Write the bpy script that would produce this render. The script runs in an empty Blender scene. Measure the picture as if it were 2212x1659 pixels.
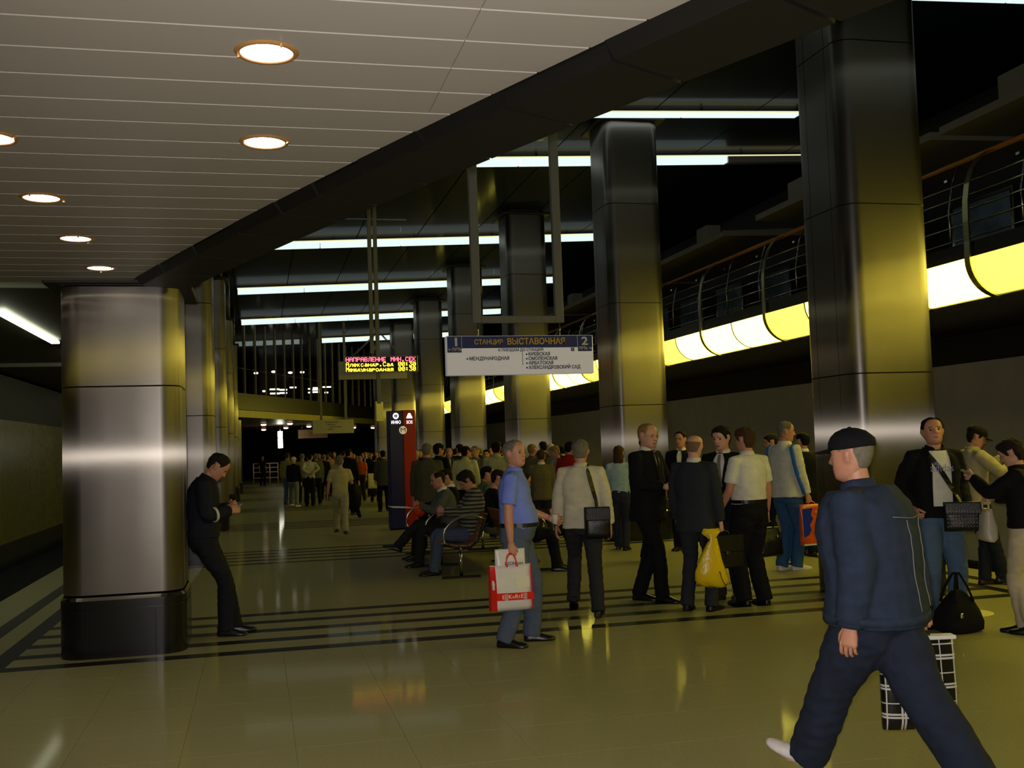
import bpy, bmesh, math, random
import numpy as np
from mathutils import Vector, Matrix
from mathutils.bvhtree import BVHTree

random.seed(7)
np.random.seed(7)
SC = bpy.context.scene
COL = SC.collection

# ------------------------------------------------------------------ camera
FPX, YAW, PITCH, ROLL, CAMH = 2300.0, 0.2365, 0.0577, -0.0327, 1.6
cam_d = bpy.data.cameras.new('camera')
cam_d.sensor_fit = 'HORIZONTAL'
cam_d.sensor_width = 36.0
cam_d.lens = FPX / 2212 * 36.0
cam_d.clip_start = 0.05
cam_d.clip_end = 300
cam = bpy.data.objects.new('camera', cam_d)
COL.objects.link(cam)
_cy, _sy = math.cos(YAW), math.sin(YAW)
FW = Vector((_sy * math.cos(PITCH), _cy * math.cos(PITCH), math.sin(PITCH)))
_r0 = Vector((_cy, -_sy, 0))
_u0 = _r0.cross(FW)
RT = math.cos(ROLL) * _r0 + math.sin(ROLL) * _u0
UP = -math.sin(ROLL) * _r0 + math.cos(ROLL) * _u0
_m = Matrix((RT, UP, -FW)).transposed().to_4x4()
_m.translation = Vector((0, 0, CAMH))
cam.matrix_world = _m
SC.camera = cam

# ------------------------------------------------------------------ world, exposure, flash
SC.view_settings.view_transform = 'Standard'
SC.view_settings.look = 'None'
SC.view_settings.gamma = 1.0
SC.view_settings.use_curve_mapping = False
SC.view_settings.exposure = 0.0
SC.cycles.use_denoising = True
SC.cycles.max_bounces = 6
SC.cycles.sample_clamp_indirect = 4.0
SC.cycles.caustics_reflective = False
SC.cycles.caustics_refractive = False
world = bpy.data.worlds.new('underground')
world.use_nodes = True
world.node_tree.nodes['Background'].inputs[0].default_value = (0.9, 0.8, 0.4, 1)
world.node_tree.nodes['Background'].inputs[1].default_value = 0.0
SC.world = world

FLASH_W = 640.0
fl = bpy.data.lights.new('camera_flash', 'SPOT')
fl.spot_size = math.radians(96)
fl.spot_blend = 1.0
fl.energy = FLASH_W
fl.color = (1.0, 0.93, 0.89)
fl.shadow_soft_size = 0.025
flo = bpy.data.objects.new('camera_flash', fl)
flo.matrix_world = cam.matrix_world.copy()
flo.location = Vector((0, 0, CAMH)) + UP * 0.045 - RT * 0.02
COL.objects.link(flo)

# emission strengths of the lamps of the station
E_STRIP = 1.2
E_GALLERY = 9.5
E_DOWN = 14.0
E_AISLE = 5.0


# ------------------------------------------------------------------ helpers
def lin(c):
    o = []
    for v in c:
        v = v / 255.0
        o.append(v / 12.92 if v <= 0.04045 else ((v + 0.055) / 1.055) ** 2.4)
    return (o[0], o[1], o[2], 1.0)


MATS = {}


def mat(name, rgb=None, rough=0.6, metal=0.0, emit=None, strength=0.0, noise=0.0, nscale=30.0, bump=0.0, bscale=200.0,
        spec=0.5, aniso=0.0, coat=0.0, linear=None, stretch=None):
    """A procedural material: base colour with a little noise, optional fine bump, optional emission."""
    if name in MATS:
        return MATS[name]
    m = bpy.data.materials.new(name)
    m.use_nodes = True
    nt = m.node_tree
    b = nt.nodes['Principled BSDF']
    c = linear + (1.0,) if linear else lin(rgb)
    b.inputs['Base Color'].default_value = c
    b.inputs['Roughness'].default_value = rough
    b.inputs['Metallic'].default_value = metal
    b.inputs['Specular IOR Level'].default_value = spec
    if coat:
        b.inputs['Coat Weight'].default_value = coat
        b.inputs['Coat Roughness'].default_value = 0.08
    tc = None
    if noise or bump:
        tc = nt.nodes.new('ShaderNodeTexCoord')
        src = tc.outputs['Object']
        if stretch:
            mp = nt.nodes.new('ShaderNodeMapping')
            mp.inputs['Scale'].default_value = stretch
            nt.links.new(src, mp.inputs['Vector'])
            src = mp.outputs['Vector']
    if noise:
        n = nt.nodes.new('ShaderNodeTexNoise')
        n.inputs['Scale'].default_value = nscale
        n.inputs['Detail'].default_value = 4
        nt.links.new(src, n.inputs['Vector'])
        r = nt.nodes.new('ShaderNodeMapRange')
        r.inputs['From Min'].default_value = 0.25
        r.inputs['From Max'].default_value = 0.75
        r.inputs['To Min'].default_value = 1 - noise
        r.inputs['To Max'].default_value = 1 + noise
        nt.links.new(n.outputs['Fac'], r.inputs['Value'])
        mx = nt.nodes.new('ShaderNodeVectorMath')
        mx.operation = 'SCALE'
        mx.inputs[0].default_value = c[:3]
        nt.links.new(r.outputs['Result'], mx.inputs['Scale'])
        nt.links.new(mx.outputs['Vector'], b.inputs['Base Color'])
    if bump:
        n = nt.nodes.new('ShaderNodeTexNoise')
        n.inputs['Scale'].default_value = bscale
        n.inputs['Detail'].default_value = 3
        nt.links.new(src, n.inputs['Vector'])
        bp = nt.nodes.new('ShaderNodeBump')
        bp.inputs['Strength'].default_value = bump
        bp.inputs['Distance'].default_value = 0.01
        nt.links.new(n.outputs['Fac'], bp.inputs['Height'])
        nt.links.new(bp.outputs['Normal'], b.inputs['Normal'])
    if aniso:
        b.inputs['Anisotropic'].default_value = aniso
        tg = nt.nodes.new('ShaderNodeTangent')
        tg.direction_type = 'RADIAL'
        tg.axis = 'Z'
        nt.links.new(tg.outputs['Tangent'], b.inputs['Tangent'])
    if emit:
        b.inputs['Emission Color'].default_value = lin(emit) if max(emit) > 1.5 else tuple(emit) + (1.0,)
        b.inputs['Emission Strength'].default_value = strength
    MATS[name] = m
    return m


def obj(name, me, m=None, parent=None, loc=None):
    if m is not None:
        ms = m if isinstance(m, (list, tuple)) else [m]
        if len(me.materials) == 0:
            for x in ms:
                me.materials.append(x)
    o = bpy.data.objects.new(name, me)
    COL.objects.link(o)
    if parent is not None:
        o.parent = parent
    if loc is not None:
        o.location = loc
    return o


def empty(name, loc=(0, 0, 0), rz=0.0):
    o = bpy.data.objects.new(name, None)
    o.empty_display_size = 0.2
    COL.objects.link(o)
    o.location = loc
    o.rotation_euler = (0, 0, rz)
    return o


def tag(o, label=None, cat=None, group=None, kind=None):
    if label:
        o['label'] = label
    if cat:
        o['category'] = cat
    if group:
        o['group'] = group
    if kind:
        o['kind'] = kind
    return o


def copy_tree(o, parent=None):
    c = o.copy()
    COL.objects.link(c)
    if parent is not None:
        c.parent = parent
    for ch in list(o.children):
        copy_tree(ch, c)
    return c


class MB:
    """Collects vertices and faces, builds ONE mesh."""

    def __init__(self):
        self.v, self.f, self.mi, self.sm = [], [], [], []

    def add(self, vs, fs, mi=0, smooth=False):
        n = len(self.v)
        self.v.extend([tuple(map(float, p)) for p in vs])
        for f in fs:
            self.f.append([i + n for i in f])
            self.mi.append(mi)
            self.sm.append(smooth)

    def box(self, x0, x1, y0, y1, z0, z1, mi=0):
        vs = [(x0, y0, z0), (x1, y0, z0), (x1, y1, z0), (x0, y1, z0), (x0, y0, z1), (x1, y0, z1), (x1, y1, z1), (x0, y1, z1)]
        self.add(vs, [(0, 3, 2, 1), (4, 5, 6, 7), (0, 1, 5, 4), (1, 2, 6, 5), (2, 3, 7, 6), (3, 0, 4, 7)], mi)

    def bbox(self, x0, x1, y0, y1, z0, z1, b=0.01, mi=0):
        """A box with bevelled vertical and top/bottom edges (octagon-like rims)."""
        rings = []
        for z, i in ((z0, b), (z0 + b, 0), (z1 - b, 0), (z1, b)):
            rings.append([(x0 + b, y0 + i, z), (x1 - b, y0 + i, z), (x1 - i, y0 + b, z), (x1 - i, y1 - b, z), (x1 - b, y1 - i, z), (x0 + b, y1 - i, z), (x0 + i, y1 - b, z), (x0 + i, y0 + b, z)])
        self.loft(rings, mi=mi)

    def loft(self, rings, cap=True, closed=True, mi=0, smooth=False):
        n = len(rings[0])
        vs = [p for r in rings for p in r]
        fs = []
        for k in range(len(rings) - 1):
            for i in range(n if closed else n - 1):
                j = (i + 1) % n
                fs.append((k * n + i, k * n + j, (k + 1) * n + j, (k + 1) * n + i))
        self.add(vs, fs, mi, smooth)
        if cap:
            m0 = len(self.v) - len(vs)
            self.f.append([m0 + i for i in range(n)][::-1])
            self.f.append([m0 + (len(rings) - 1) * n + i for i in range(n)])
            self.mi += [mi, mi]
            self.sm += [False, False]

    def tube(self, pts, r, n=8, mi=0, smooth=True, cap=True):
        self.loft(tube_rings(pts, r, n), cap=cap, mi=mi, smooth=smooth)

    def prism(self, poly, z0, z1, mi=0):
        self.loft([[(x, y, z0) for x, y in poly], [(x, y, z1) for x, y in poly]], mi=mi)

    def mesh(self, name):
        me = bpy.data.meshes.new(name)
        me.from_pydata(self.v, [], self.f)
        me.polygons.foreach_set('material_index', self.mi)
        me.polygons.foreach_set('use_smooth', self.sm)
        me.update()
        return me

    def build(self, name, m=None, parent=None, loc=None):
        return obj(name, self.mesh(name), m, parent, loc)


def frame_along(d):
    d = np.array(d, float)
    d /= np.linalg.norm(d) + 1e-12
    ref = np.array((0, 0, 1.0)) if abs(d[2]) < 0.9 else np.array((0, 1.0, 0))
    a = np.cross(ref, d)
    a /= np.linalg.norm(a)
    b = np.cross(d, a)
    return d, a, b


def tube_rings(pts, r, n=8, squash=None):
    """Rings along a polyline with parallel transported frames; r is a number or a list."""
    P = [np.array(p, float) for p in pts]
    R = r if isinstance(r, (list, tuple)) else [r] * len(P)
    rings = []
    a = None
    for i, p in enumerate(P):
        if i == 0:
            t = P[1] - P[0]
        elif i == len(P) - 1:
            t = P[-1] - P[-2]
        else:
            t1 = P[i] - P[i - 1]
            t2 = P[i + 1] - P[i]
            t = t1 / (np.linalg.norm(t1) + 1e-9) + t2 / (np.linalg.norm(t2) + 1e-9)
        t = t / (np.linalg.norm(t) + 1e-9)
        if a is None:
            _, a, b = frame_along(t)
        else:
            a = a - t * (a @ t)
            a /= np.linalg.norm(a) + 1e-9
            b = np.cross(t, a)
        rings.append([tuple(p + R[i] * (math.cos(q) * a + math.sin(q) * b)) for q in np.linspace(0, 2 * math.pi, n, endpoint=False)])
    return rings


def rounded_square(h, r, seg=6, hy=None):
    hy = hy or h
    out = []
    for cx, cy, a0 in ((h - r, -hy + r, -90), (h - r, hy - r, 0), (-h + r, hy - r, 90), (-h + r, -hy + r, 180)):
        for k in range(seg + 1):
            a = math.radians(a0 + 90 * k / seg)
            out.append((cx + r * math.cos(a), cy + r * math.sin(a)))
    return out


def text_mesh(body, size, extrude=0.0, align='LEFT', width=None, bold=0.0):
    c = bpy.data.curves.new('lettering', 'FONT')
    c.body = body
    c.size = size
    c.extrude = extrude
    c.align_x = align
    c.align_y = 'CENTER'
    c.resolution_u = 3
    c.offset = bold * size
    o = bpy.data.objects.new('lettering', c)
    COL.objects.link(o)
    me = bpy.data.meshes.new_from_object(o.evaluated_get(bpy.context.evaluated_depsgraph_get()))
    bpy.data.objects.remove(o)
    if width and len(me.vertices):
        xs = [v.co.x for v in me.vertices]
        w = max(xs) - min(xs)
        k = width / w
        for v in me.vertices:
            v.co.x *= k
    return me


def text(body, size, m, parent, loc, rot=(math.pi / 2, 0, 0), align='LEFT', width=None, bold=0.0, name='lettering'):
    me = text_mesh(body, size, 0.0015, align, width, bold)
    o = obj(name, me, m, parent, loc)
    o.rotation_euler = rot
    return o


def ray_dir(x, y):
    return np.array(FW) * FPX + np.array(RT) * (x - 1106) - np.array(UP) * (y - 829.5)


def on_floor(x, y, z=0.0):
    """World point on the level z seen at pixel (x, y) of the 2212x1659 photograph."""
    d = ray_dir(x, y)
    return np.array((0, 0, CAMH)) + d * ((z - CAMH) / d[2])


def at_depth(x, y, Y):
    d = ray_dir(x, y)
    return np.array((0, 0, CAMH)) + d * (Y / d[1])
# ------------------------------------------------------------------ materials of the station


def stone_mat(name, rgb, noise, gloss):
    """Worn polished granite: matt body with a thin sharp gloss that grows towards grazing view."""
    m = mat(name, rgb, rough=0.55, noise=noise, nscale=60, spec=0.1)
    nt = m.node_tree
    g = nt.nodes.new('ShaderNodeBsdfAnisotropic')
    g.inputs['Roughness'].default_value = 0.07
    f = nt.nodes.new('ShaderNodeFresnel')
    f.inputs[0].default_value = 1.3
    ml = nt.nodes.new('ShaderNodeMath')
    ml.operation = 'MULTIPLY'
    ml.inputs[1].default_value = gloss
    nt.links.new(f.outputs[0], ml.inputs[0])
    mx = nt.nodes.new('ShaderNodeMixShader')
    nt.links.new(ml.outputs[0], mx.inputs[0])
    nt.links.new(nt.nodes['Principled BSDF'].outputs[0], mx.inputs[1])
    nt.links.new(g.outputs[0], mx.inputs[2])
    nt.links.new(mx.outputs[0], nt.nodes['Material Output'].inputs[0])
    return m


M_FLOOR = stone_mat('polished_granite', (157, 152, 108), 0.10, 0.22)
M_STRIPE = stone_mat('black_granite_strip', (30, 30, 25), 0.2, 0.26)
M_GROUT = mat('grout', (132, 130, 86), rough=0.3, spec=0.05)


def steel_mat(name, rgb, r1=0.31, an=0.90, r2=0.36, fac=0.5):
    """Brushed steel: a sharp anisotropic lobe over a soft one, slightly wavy sheet."""
    m = mat(name, rgb, rough=r2, metal=1.0, noise=0.05, nscale=6, bump=0.03, bscale=1.8)
    nt = m.node_tree
    b = nt.nodes['Principled BSDF']
    g = nt.nodes.new('ShaderNodeBsdfAnisotropic')
    g.inputs['Color'].default_value = lin(rgb)
    g.inputs['Roughness'].default_value = r1
    g.inputs['Anisotropy'].default_value = an
    g.inputs['Rotation'].default_value = 0.25
    tg = nt.nodes.new('ShaderNodeTangent')
    tg.direction_type = 'RADIAL'
    tg.axis = 'Z'
    nt.links.new(tg.outputs['Tangent'], g.inputs['Tangent'])
    n = [x for x in nt.nodes if x.type == 'BUMP'][0]
    nt.links.new(n.outputs['Normal'], g.inputs['Normal'])
    mx = nt.nodes.new('ShaderNodeMixShader')
    mx.inputs[0].default_value = fac
    nt.links.new(b.outputs[0], mx.inputs[1])
    nt.links.new(g.outputs[0], mx.inputs[2])
    nt.links.new(mx.outputs[0], nt.nodes['Material Output'].inputs[0])
    return m


M_STEEL = steel_mat('brushed_steel', (140, 134, 126))
M_STEELDARK = mat('steel_joint', (25, 24, 22), rough=0.5, metal=0.6)
M_BASE = mat('black_polished_granite', (16, 16, 20), rough=0.22, noise=0.3, nscale=80, spec=0.6)
M_PLATE = mat('dark_capital', (20, 20, 20), rough=0.5)
M_SLAT = mat('white_ceiling_slat', (182, 175, 166), rough=0.45, noise=0.02, nscale=3)
M_GAP = mat('ceiling_gap', (240, 240, 232), rough=0.5)
M_BEAM = mat('dark_fascia', (20, 19, 18), rough=0.5, noise=0.08, nscale=4)


def roof_mat():
    m = mat('dark_glossy_ceiling', (22, 30, 44), rough=0.6, spec=0.05, bump=0.02, bscale=1.0, stretch=(0.4, 9.0, 1.0))
    nt = m.node_tree
    g = nt.nodes.new('ShaderNodeBsdfAnisotropic')
    g.inputs['Roughness'].default_value = 0.09
    g.inputs['Color'].default_value = (0.9, 0.95, 1.0, 1)
    mx = nt.nodes.new('ShaderNodeMixShader')
    mx.inputs[0].default_value = 0.03
    nt.links.new([x for x in nt.nodes if x.type == 'BUMP'][0].outputs['Normal'], g.inputs['Normal'])
    nt.links.new(nt.nodes['Principled BSDF'].outputs[0], mx.inputs[1])
    nt.links.new(g.outputs[0], mx.inputs[2])
    nt.links.new(mx.outputs[0], nt.nodes['Material Output'].inputs[0])
    return m


M_ROOF = roof_mat()
M_TRACKWALL = mat('track_wall_panel', (186, 181, 171), rough=0.35, noise=0.08, nscale=2)
M_LEFTWALL = mat('track_wall_marble', (120, 116, 82), rough=0.25, noise=0.15, nscale=5)
M_BLACK = mat('tunnel_black', (12, 12, 11), rough=0.9)
M_DARKWALL = mat('dark_upper_wall', (30, 30, 30), rough=0.7)
M_GALLERY = mat('gallery_dark_metal', (44, 42, 38), rough=0.3, metal=0.5)
M_CHROME = mat('chrome', (190, 188, 176), rough=0.18, metal=1.0)
M_RIB = mat('satin_brass_steel', (190, 186, 140), rough=0.3, metal=1.0)
M_WOODRAIL = mat('golden_handrail', (176, 116, 38), rough=0.35, noise=0.15, nscale=20)
M_LAMP = mat('gallery_lamp_diffuser', (255, 240, 170), rough=0.5, emit=(1.0, 0.84, 0.10), strength=E_GALLERY)
M_LAMP2 = mat('gallery_lamp_diffuser_dim', (255, 240, 170), rough=0.5, emit=(1.0, 0.78, 0.07), strength=E_GALLERY * 0.3)
M_STRIPLAMP = mat('strip_lamp_diffuser', (220, 228, 228), rough=0.5, emit=(0.66, 0.80, 0.80), strength=E_STRIP)
M_STRIPOFF = mat('unlit_strip', (150, 152, 145), rough=0.5)
M_STRIPTOP = mat('strip_uplight', (230, 222, 170), rough=0.4, emit=(1.0, 0.90, 0.45), strength=0.8)
M_DOWN = mat('downlight_glow', (255, 250, 240), rough=0.5, emit=(1.0, 0.88, 0.72), strength=E_DOWN)
M_DOWNRIM = mat('downlight_rim', (214, 160, 96), rough=0.35, metal=0.4)
M_AISLE = mat('aisle_tube', (250, 255, 235), rough=0.5, emit=(0.95, 1.0, 0.72), strength=E_AISLE)
M_GLASS = None


def glass_mat():
    m = bpy.data.materials.new('dark_glass')
    m.use_nodes = True
    nt = m.node_tree
    nt.nodes.clear()
    o = nt.nodes.new('ShaderNodeOutputMaterial')
    mx = nt.nodes.new('ShaderNodeMixShader')
    tr = nt.nodes.new('ShaderNodeBsdfTransparent')
    tr.inputs[0].default_value = (0.75, 0.78, 0.74, 1)
    gl = nt.nodes.new('ShaderNodeBsdfGlossy')
    gl.inputs['Roughness'].default_value = 0.04
    fr = nt.nodes.new('ShaderNodeFresnel')
    fr.inputs[0].default_value = 1.55
    nt.links.new(fr.outputs[0], mx.inputs[0])
    nt.links.new(tr.outputs[0], mx.inputs[1])
    nt.links.new(gl.outputs[0], mx.inputs[2])
    nt.links.new(mx.outputs[0], o.inputs[0])
    return m


M_GLASS = glass_mat()

PITCHY = 7.09          # bay length along the hall
Y1 = 9.2               # front of the first pair of columns
CXL, CXR = -1.085, 6.10  # column axes
CH = 0.47              # half width of a column
SOFF = 3.05            # underside of the mezzanine
PL, PR = -2.9, 8.05    # platform edges


def roofz(x):
    return 6.78 + 0.04 * x


# ------------------------------------------------------------------ floor
mb = MB()
mb.box(PL, PR, -8, 80, -0.9, -0.006)
floor = mb.build('floor', M_GROUT)
tag(floor, kind='structure')
TS = 0.6
tm = MB()
tm.bbox(-TS / 2 + 0.0007, TS / 2 - 0.0007, -TS / 2 + 0.0007, TS / 2 - 0.0007, -0.006, 0.0, b=0.0007)
tile_me = tm.mesh('tile')
tile_me.materials.append(M_FLOOR)
nx = int((PR - PL) / TS)
x0t = PL + (PR - PL - nx * TS) / 2
for j in range(11):
    for i in range(nx):
        obj('tile', tile_me, None, floor, (x0t + (i + 0.5) * TS, 2.4 + (j + 0.5) * TS, 0))
st = MB()
y = 2.4 + 11 * TS
while y < 79.5:
    for i in range(nx):
        a, b = x0t + i * TS + 0.0007, x0t + (i + 1) * TS - 0.0007
        st.add([(a, y + .0007, 0), (b, y + .0007, 0), (b, y + TS - .0007, 0), (a, y + TS - .0007, 0)], [(0, 1, 2, 3)])
    y += TS
y = 2.4
while y > -7.6:
    for i in range(nx):
        a, b = x0t + i * TS + 0.0007, x0t + (i + 1) * TS - 0.0007
        st.add([(a, y - TS + .0007, 0), (b, y - TS + .0007, 0), (b, y - .0007, 0), (a, y - .0007, 0)], [(0, 1, 2, 3)])
    y -= TS
tag(st.build('tile_field', M_FLOOR, floor), kind='stuff')
eb = MB()
eb.box(PL, x0t, -8, 80, -0.006, 0)
eb.box(x0t + nx * TS, PR, -8, 80, -0.006, 0)
eb.build('platform_edge', M_FLOOR, floor)
sx0, sx1 = -2.02, 7.2
sm = MB()
sm.box(sx0, sx1, -0.085, 0.085, 0.0, 0.001)
stripe_me = sm.mesh('stripe')
stripe_me.materials.append(M_STRIPE)
for k in range(0, 8):
    for s in range(5):
        obj('stripe', stripe_me, None, floor, (0, 9.0 + PITCHY * k + 0.505 * s, 0))
sm = MB()
sm.box(-0.08, 0.08, -8, 79, 0.0, 0.0007)
lstripe_me = sm.mesh('long_stripe')
lstripe_me.materials.append(M_STRIPE)
for x in (-2.38, -2.02, 7.2, 7.56):
    obj('stripe', lstripe_me, None, floor, (x, 0, 0))

# ------------------------------------------------------------------ track beds and side walls
for nm, x0, x1 in (('trim_1', -6.75, PL), ('trim_2', PR, 11.95)):
    mb = MB()
    mb.box(x0, x1, -8, 80, -1.5, -1.3)
    tag(mb.build(nm, M_BLACK), kind='structure')
wl = MB()
wl.box(-6.95, -6.78, -8, 80, -0.62, 4.0)
wl_o = tag(wl.build('wall_left', M_DARKWALL), kind='structure')
wr = MB()
wr.box(11.95, 12.2, -8, 80, -1.5, 7.3)
wr_o = tag(wr.build('wall_right', M_DARKWALL), kind='structure')
pm = MB()
pm.bbox(-0.05, 0.05, -1.77, 1.77, -0.62, 2.76, b=0.006)
pm_r = pm.mesh('wall_panel')
pm_r.materials.append(M_TRACKWALL)
pm_l = pm_r.copy()
pm_l.materials[0] = M_LEFTWALL
for k in range(-2, 22):
    yy = 1.0 + 3.545 * k
    obj('panel', pm_r, None, wr_o, (11.92, yy, 0))
    obj('panel', pm_l, None, wl_o, (-6.76, yy, 0))
mb = MB()
mb.box(11.7, 11.95, -8, 80, -1.3, -0.62)
mb.box(-6.95, -6.6, -8, 80, -1.3, -0.62)
mb.build('plinth', M_BLACK, wr_o)
for k, (a, b) in enumerate(((79.6, 80.0), (-8.2, -7.8))):
    mb = MB()
    mb.box(-7, 12.2, a, b, -1.5, 7.4)
    tag(mb.build(['wall_far', 'wall_near'][k], M_DARKWALL), kind='structure')

# ------------------------------------------------------------------ high dark ceiling, in long glossy panels
ceil = MB()
ceil.box(-7, 12.2, -8, 80, 7.36, 7.5)
ceil_o = tag(ceil.build('ceiling', M_BLACK), kind='structure')
edges = [-7.0, -4.2, -1.53, -0.57, 1.0, 2.5, 4.0, 5.42, 6.46, 8.3, 10.2, 12.2]
for a, b in zip(edges[:-1], edges[1:]):
    mb = MB()
    a, b = a + 0.012, b - 0.012
    vs = [(a, -8, roofz(a)), (b, -8, roofz(b)), (b, 80, roofz(b)), (a, 80, roofz(a)), (a, -8, roofz(a) + .05), (b, -8, roofz(b) + .05), (b, 80, roofz(b) + .05), (a, 80, roofz(a) + .05)]
    mb.add(vs, [(0, 3, 2, 1), (4, 5, 6, 7), (0, 1, 5, 4), (1, 2, 6, 5), (2, 3, 7, 6), (3, 0, 4, 7)])
    mb.build('panel', M_ROOF, ceil_o)


# ------------------------------------------------------------------ columns
def panel_piece(path, z0, z1, t=0.008):
    """One sheet following an open path [(x, y)], thickness t inwards, smooth face, crisp rims."""
    mb = MB()
    inner = []
    n = len(path)
    for i in range(n):
        p = Vector(path[max(i - 1, 0)])
        q = Vector(path[min(i + 1, n - 1)])
        d = (q - p).normalized()
        nrm = Vector((d.y, -d.x))
        inner.append(tuple(Vector(path[i]) - nrm * t))
    mb.loft([[(x, y, z0) for x, y in path], [(x, y, z1) for x, y in path]], cap=False, closed=False, smooth=True)
    for z, flip in ((z0, False), (z1, True)):
        vs = [(x, y, z) for x, y in path] + [(x, y, z) for x, y in inner]
        fs = [(i, i + n, i + n + 1, i + 1) for i in range(n - 1)]
        mb.add(vs, fs if not flip else [f[::-1] for f in fs])
    for i in (0, n - 1):
        mb.add([path[i] + (z0,), path[i] + (z1,), inner[i] + (z1,), inner[i] + (z0,)], [(0, 1, 2, 3)])
    return mb


def arc(cx, cy, r, a0, a1, n=8):
    return [(cx + r * math.cos(math.radians(a0 + (a1 - a0) * k / n)), cy + r * math.sin(math.radians(a0 + (a1 - a0) * k / n))) for k in range(n + 1)]


R_C = 0.17
H = CH
G = 0.004
SE = H - R_C - 0.10   # seam position on the sides, measured from the middle
front_path = [(-H, -SE - G)] + arc(-H + R_C, -H + R_C, R_C, 180, 270) + [(-0.1, -H), (0.1, -H)] + arc(H - R_C, -H + R_C, R_C, 270, 360) + [(H, -SE - G)]
front_path = [(-H, -SE - G)] + front_path[1:]
back_path = [(-x, -y) for x, y in front_path]
right_path = [(H, -SE + G), (H, 0), (H, SE - G)]
left_path = [(-x, -y) for x, y in right_path]
TIERS = [0.5, 2.19, 3.86, 5.5]
_cache = {}


def tier_meshes(z0, z1):
    key = (round(z0, 3), round(z1, 3))
    if key not in _cache:
        out = []
        for p in (front_path, back_path, right_path, left_path):
            me = panel_piece(p, z0 + 0.006, z1 - 0.006).mesh('panel')
            me.materials.append(M_STEEL)
            out.append(me)
        _cache[key] = out
    return _cache[key]


def column(cx, cy, top, label, cap=0.0, neck=None):
    root = empty('station_column', (cx, cy, 0))
    tag(root, label, 'column', kind='thing')
    mb = MB()
    hb = H + 0.022
    o1 = rounded_square(hb, R_C + 0.02)
    o2 = rounded_square(hb - 0.010, R_C + 0.012)
    for za, zb, oo in ((0.0, 0.392, o1), (0.392, 0.402, o2), (0.402, 0.462, o1)):
        mb.loft([[(x, y, za) for x, y in oo], [(x, y, zb) for x, y in oo]], cap=False, smooth=True)
        mb.add([(x, y, zb) for x, y in oo], [list(range(len(oo)))])
        mb.add([(x, y, za) for x, y in oo], [list(range(len(oo)))[::-1]])
    for sx in (-1, 1):
        for sy in (-1, 1):
            mb.box(sx * (SE + .06) - .0025, sx * (SE + .06) + .0025, sy * (hb + .0015) - .002, sy * (hb + .0015) + .002, 0, .392)
    mb.build('base', M_BASE, root)
    mb = MB()
    mb.loft([[(x, y, 0.462) for x, y in o1], [(x, y, 0.476) for x, y in rounded_square(H + .012, R_C + .01)], [(x, y, 0.488) for x, y in rounded_square(H + 0.004, R_C)]], cap=False, smooth=False)
    mb.build('base_trim', M_CHROME, root)
    mb = MB()
    ci = rounded_square(H - 0.012, R_C - 0.012)
    mb.loft([[(x, y, 0.48) for x, y in ci], [(x, y, top) for x, y in ci]], cap=True, smooth=True)
    mb.build('core', M_STEELDARK, root)
    zs = [z for z in TIERS if z < top - 0.3] + [top]
    for z0, z1 in zip(zs[:-1], zs[1:]):
        for me in tier_meshes(z0, z1):
            obj('panel', me, None, root)
    if cap:
        mb = MB()
        c = H + cap
        mb.bbox(-c, c, -c, c, top, top + 0.05, b=0.01)
        if top > 6:
            mb.loft([[(x, y, top + .05) for x, y in ci], [(x, y, roofz(cx) - 0.03) for x, y in ci]])
        mb.build('capital_plate', M_PLATE, root)
    if neck:
        mb = MB()
        cn = rounded_square(H - 0.06, R_C)
        mb.loft([[(x, y, top + 0.05) for x, y in cn], [(x, y, neck) for x, y in cn]], cap=True, smooth=True)
        mb.build('neck', M_PLATE, root)
    return root


ordn = ['first', 'second', 'third', 'fourth', 'fifth', 'sixth', 'seventh', 'eighth', 'ninth']
for k in range(7):
    cy = Y1 + 0.02 + H + PITCHY * k
    if k == 0:
        column(CXL, cy, SOFF - 0.03, 'wide brushed steel column at left under the white ceiling edge, phone reader leaning on it', cap=0.10)
    elif k == 5:
        column(CXL, cy, 3.0, 'sixth brushed steel column of the left row under the far mezzanine')
    elif k < 6:
        column(CXL, cy, 5.35, '%s brushed steel column of the left row behind the phone reader' % ordn[k], cap=0.07, neck=roofz(CXL - 1) - 0.03)
    lab = ['tall brushed steel column at right behind the man in denim', 'tall brushed steel column right behind the white direction sign'][k] if k < 2 else '%s brushed steel column of the right row, counted from the one behind the denim walker' % ordn[k]
    column(CXR, cy, 6.88, lab, cap=0.09)
for cx, lr in ((CXL, 'left'), (CXR, 'right')):
    pass

# ------------------------------------------------------------------ mezzanine over the camera: white slat soffit with a dark curved edge
def edge_x(y):
    """Hall side edge of the white soffit."""
    return 1.42 - 0.455 * (y - 3.21) + 0.0085 * (y - 3.21) ** 2


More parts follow.
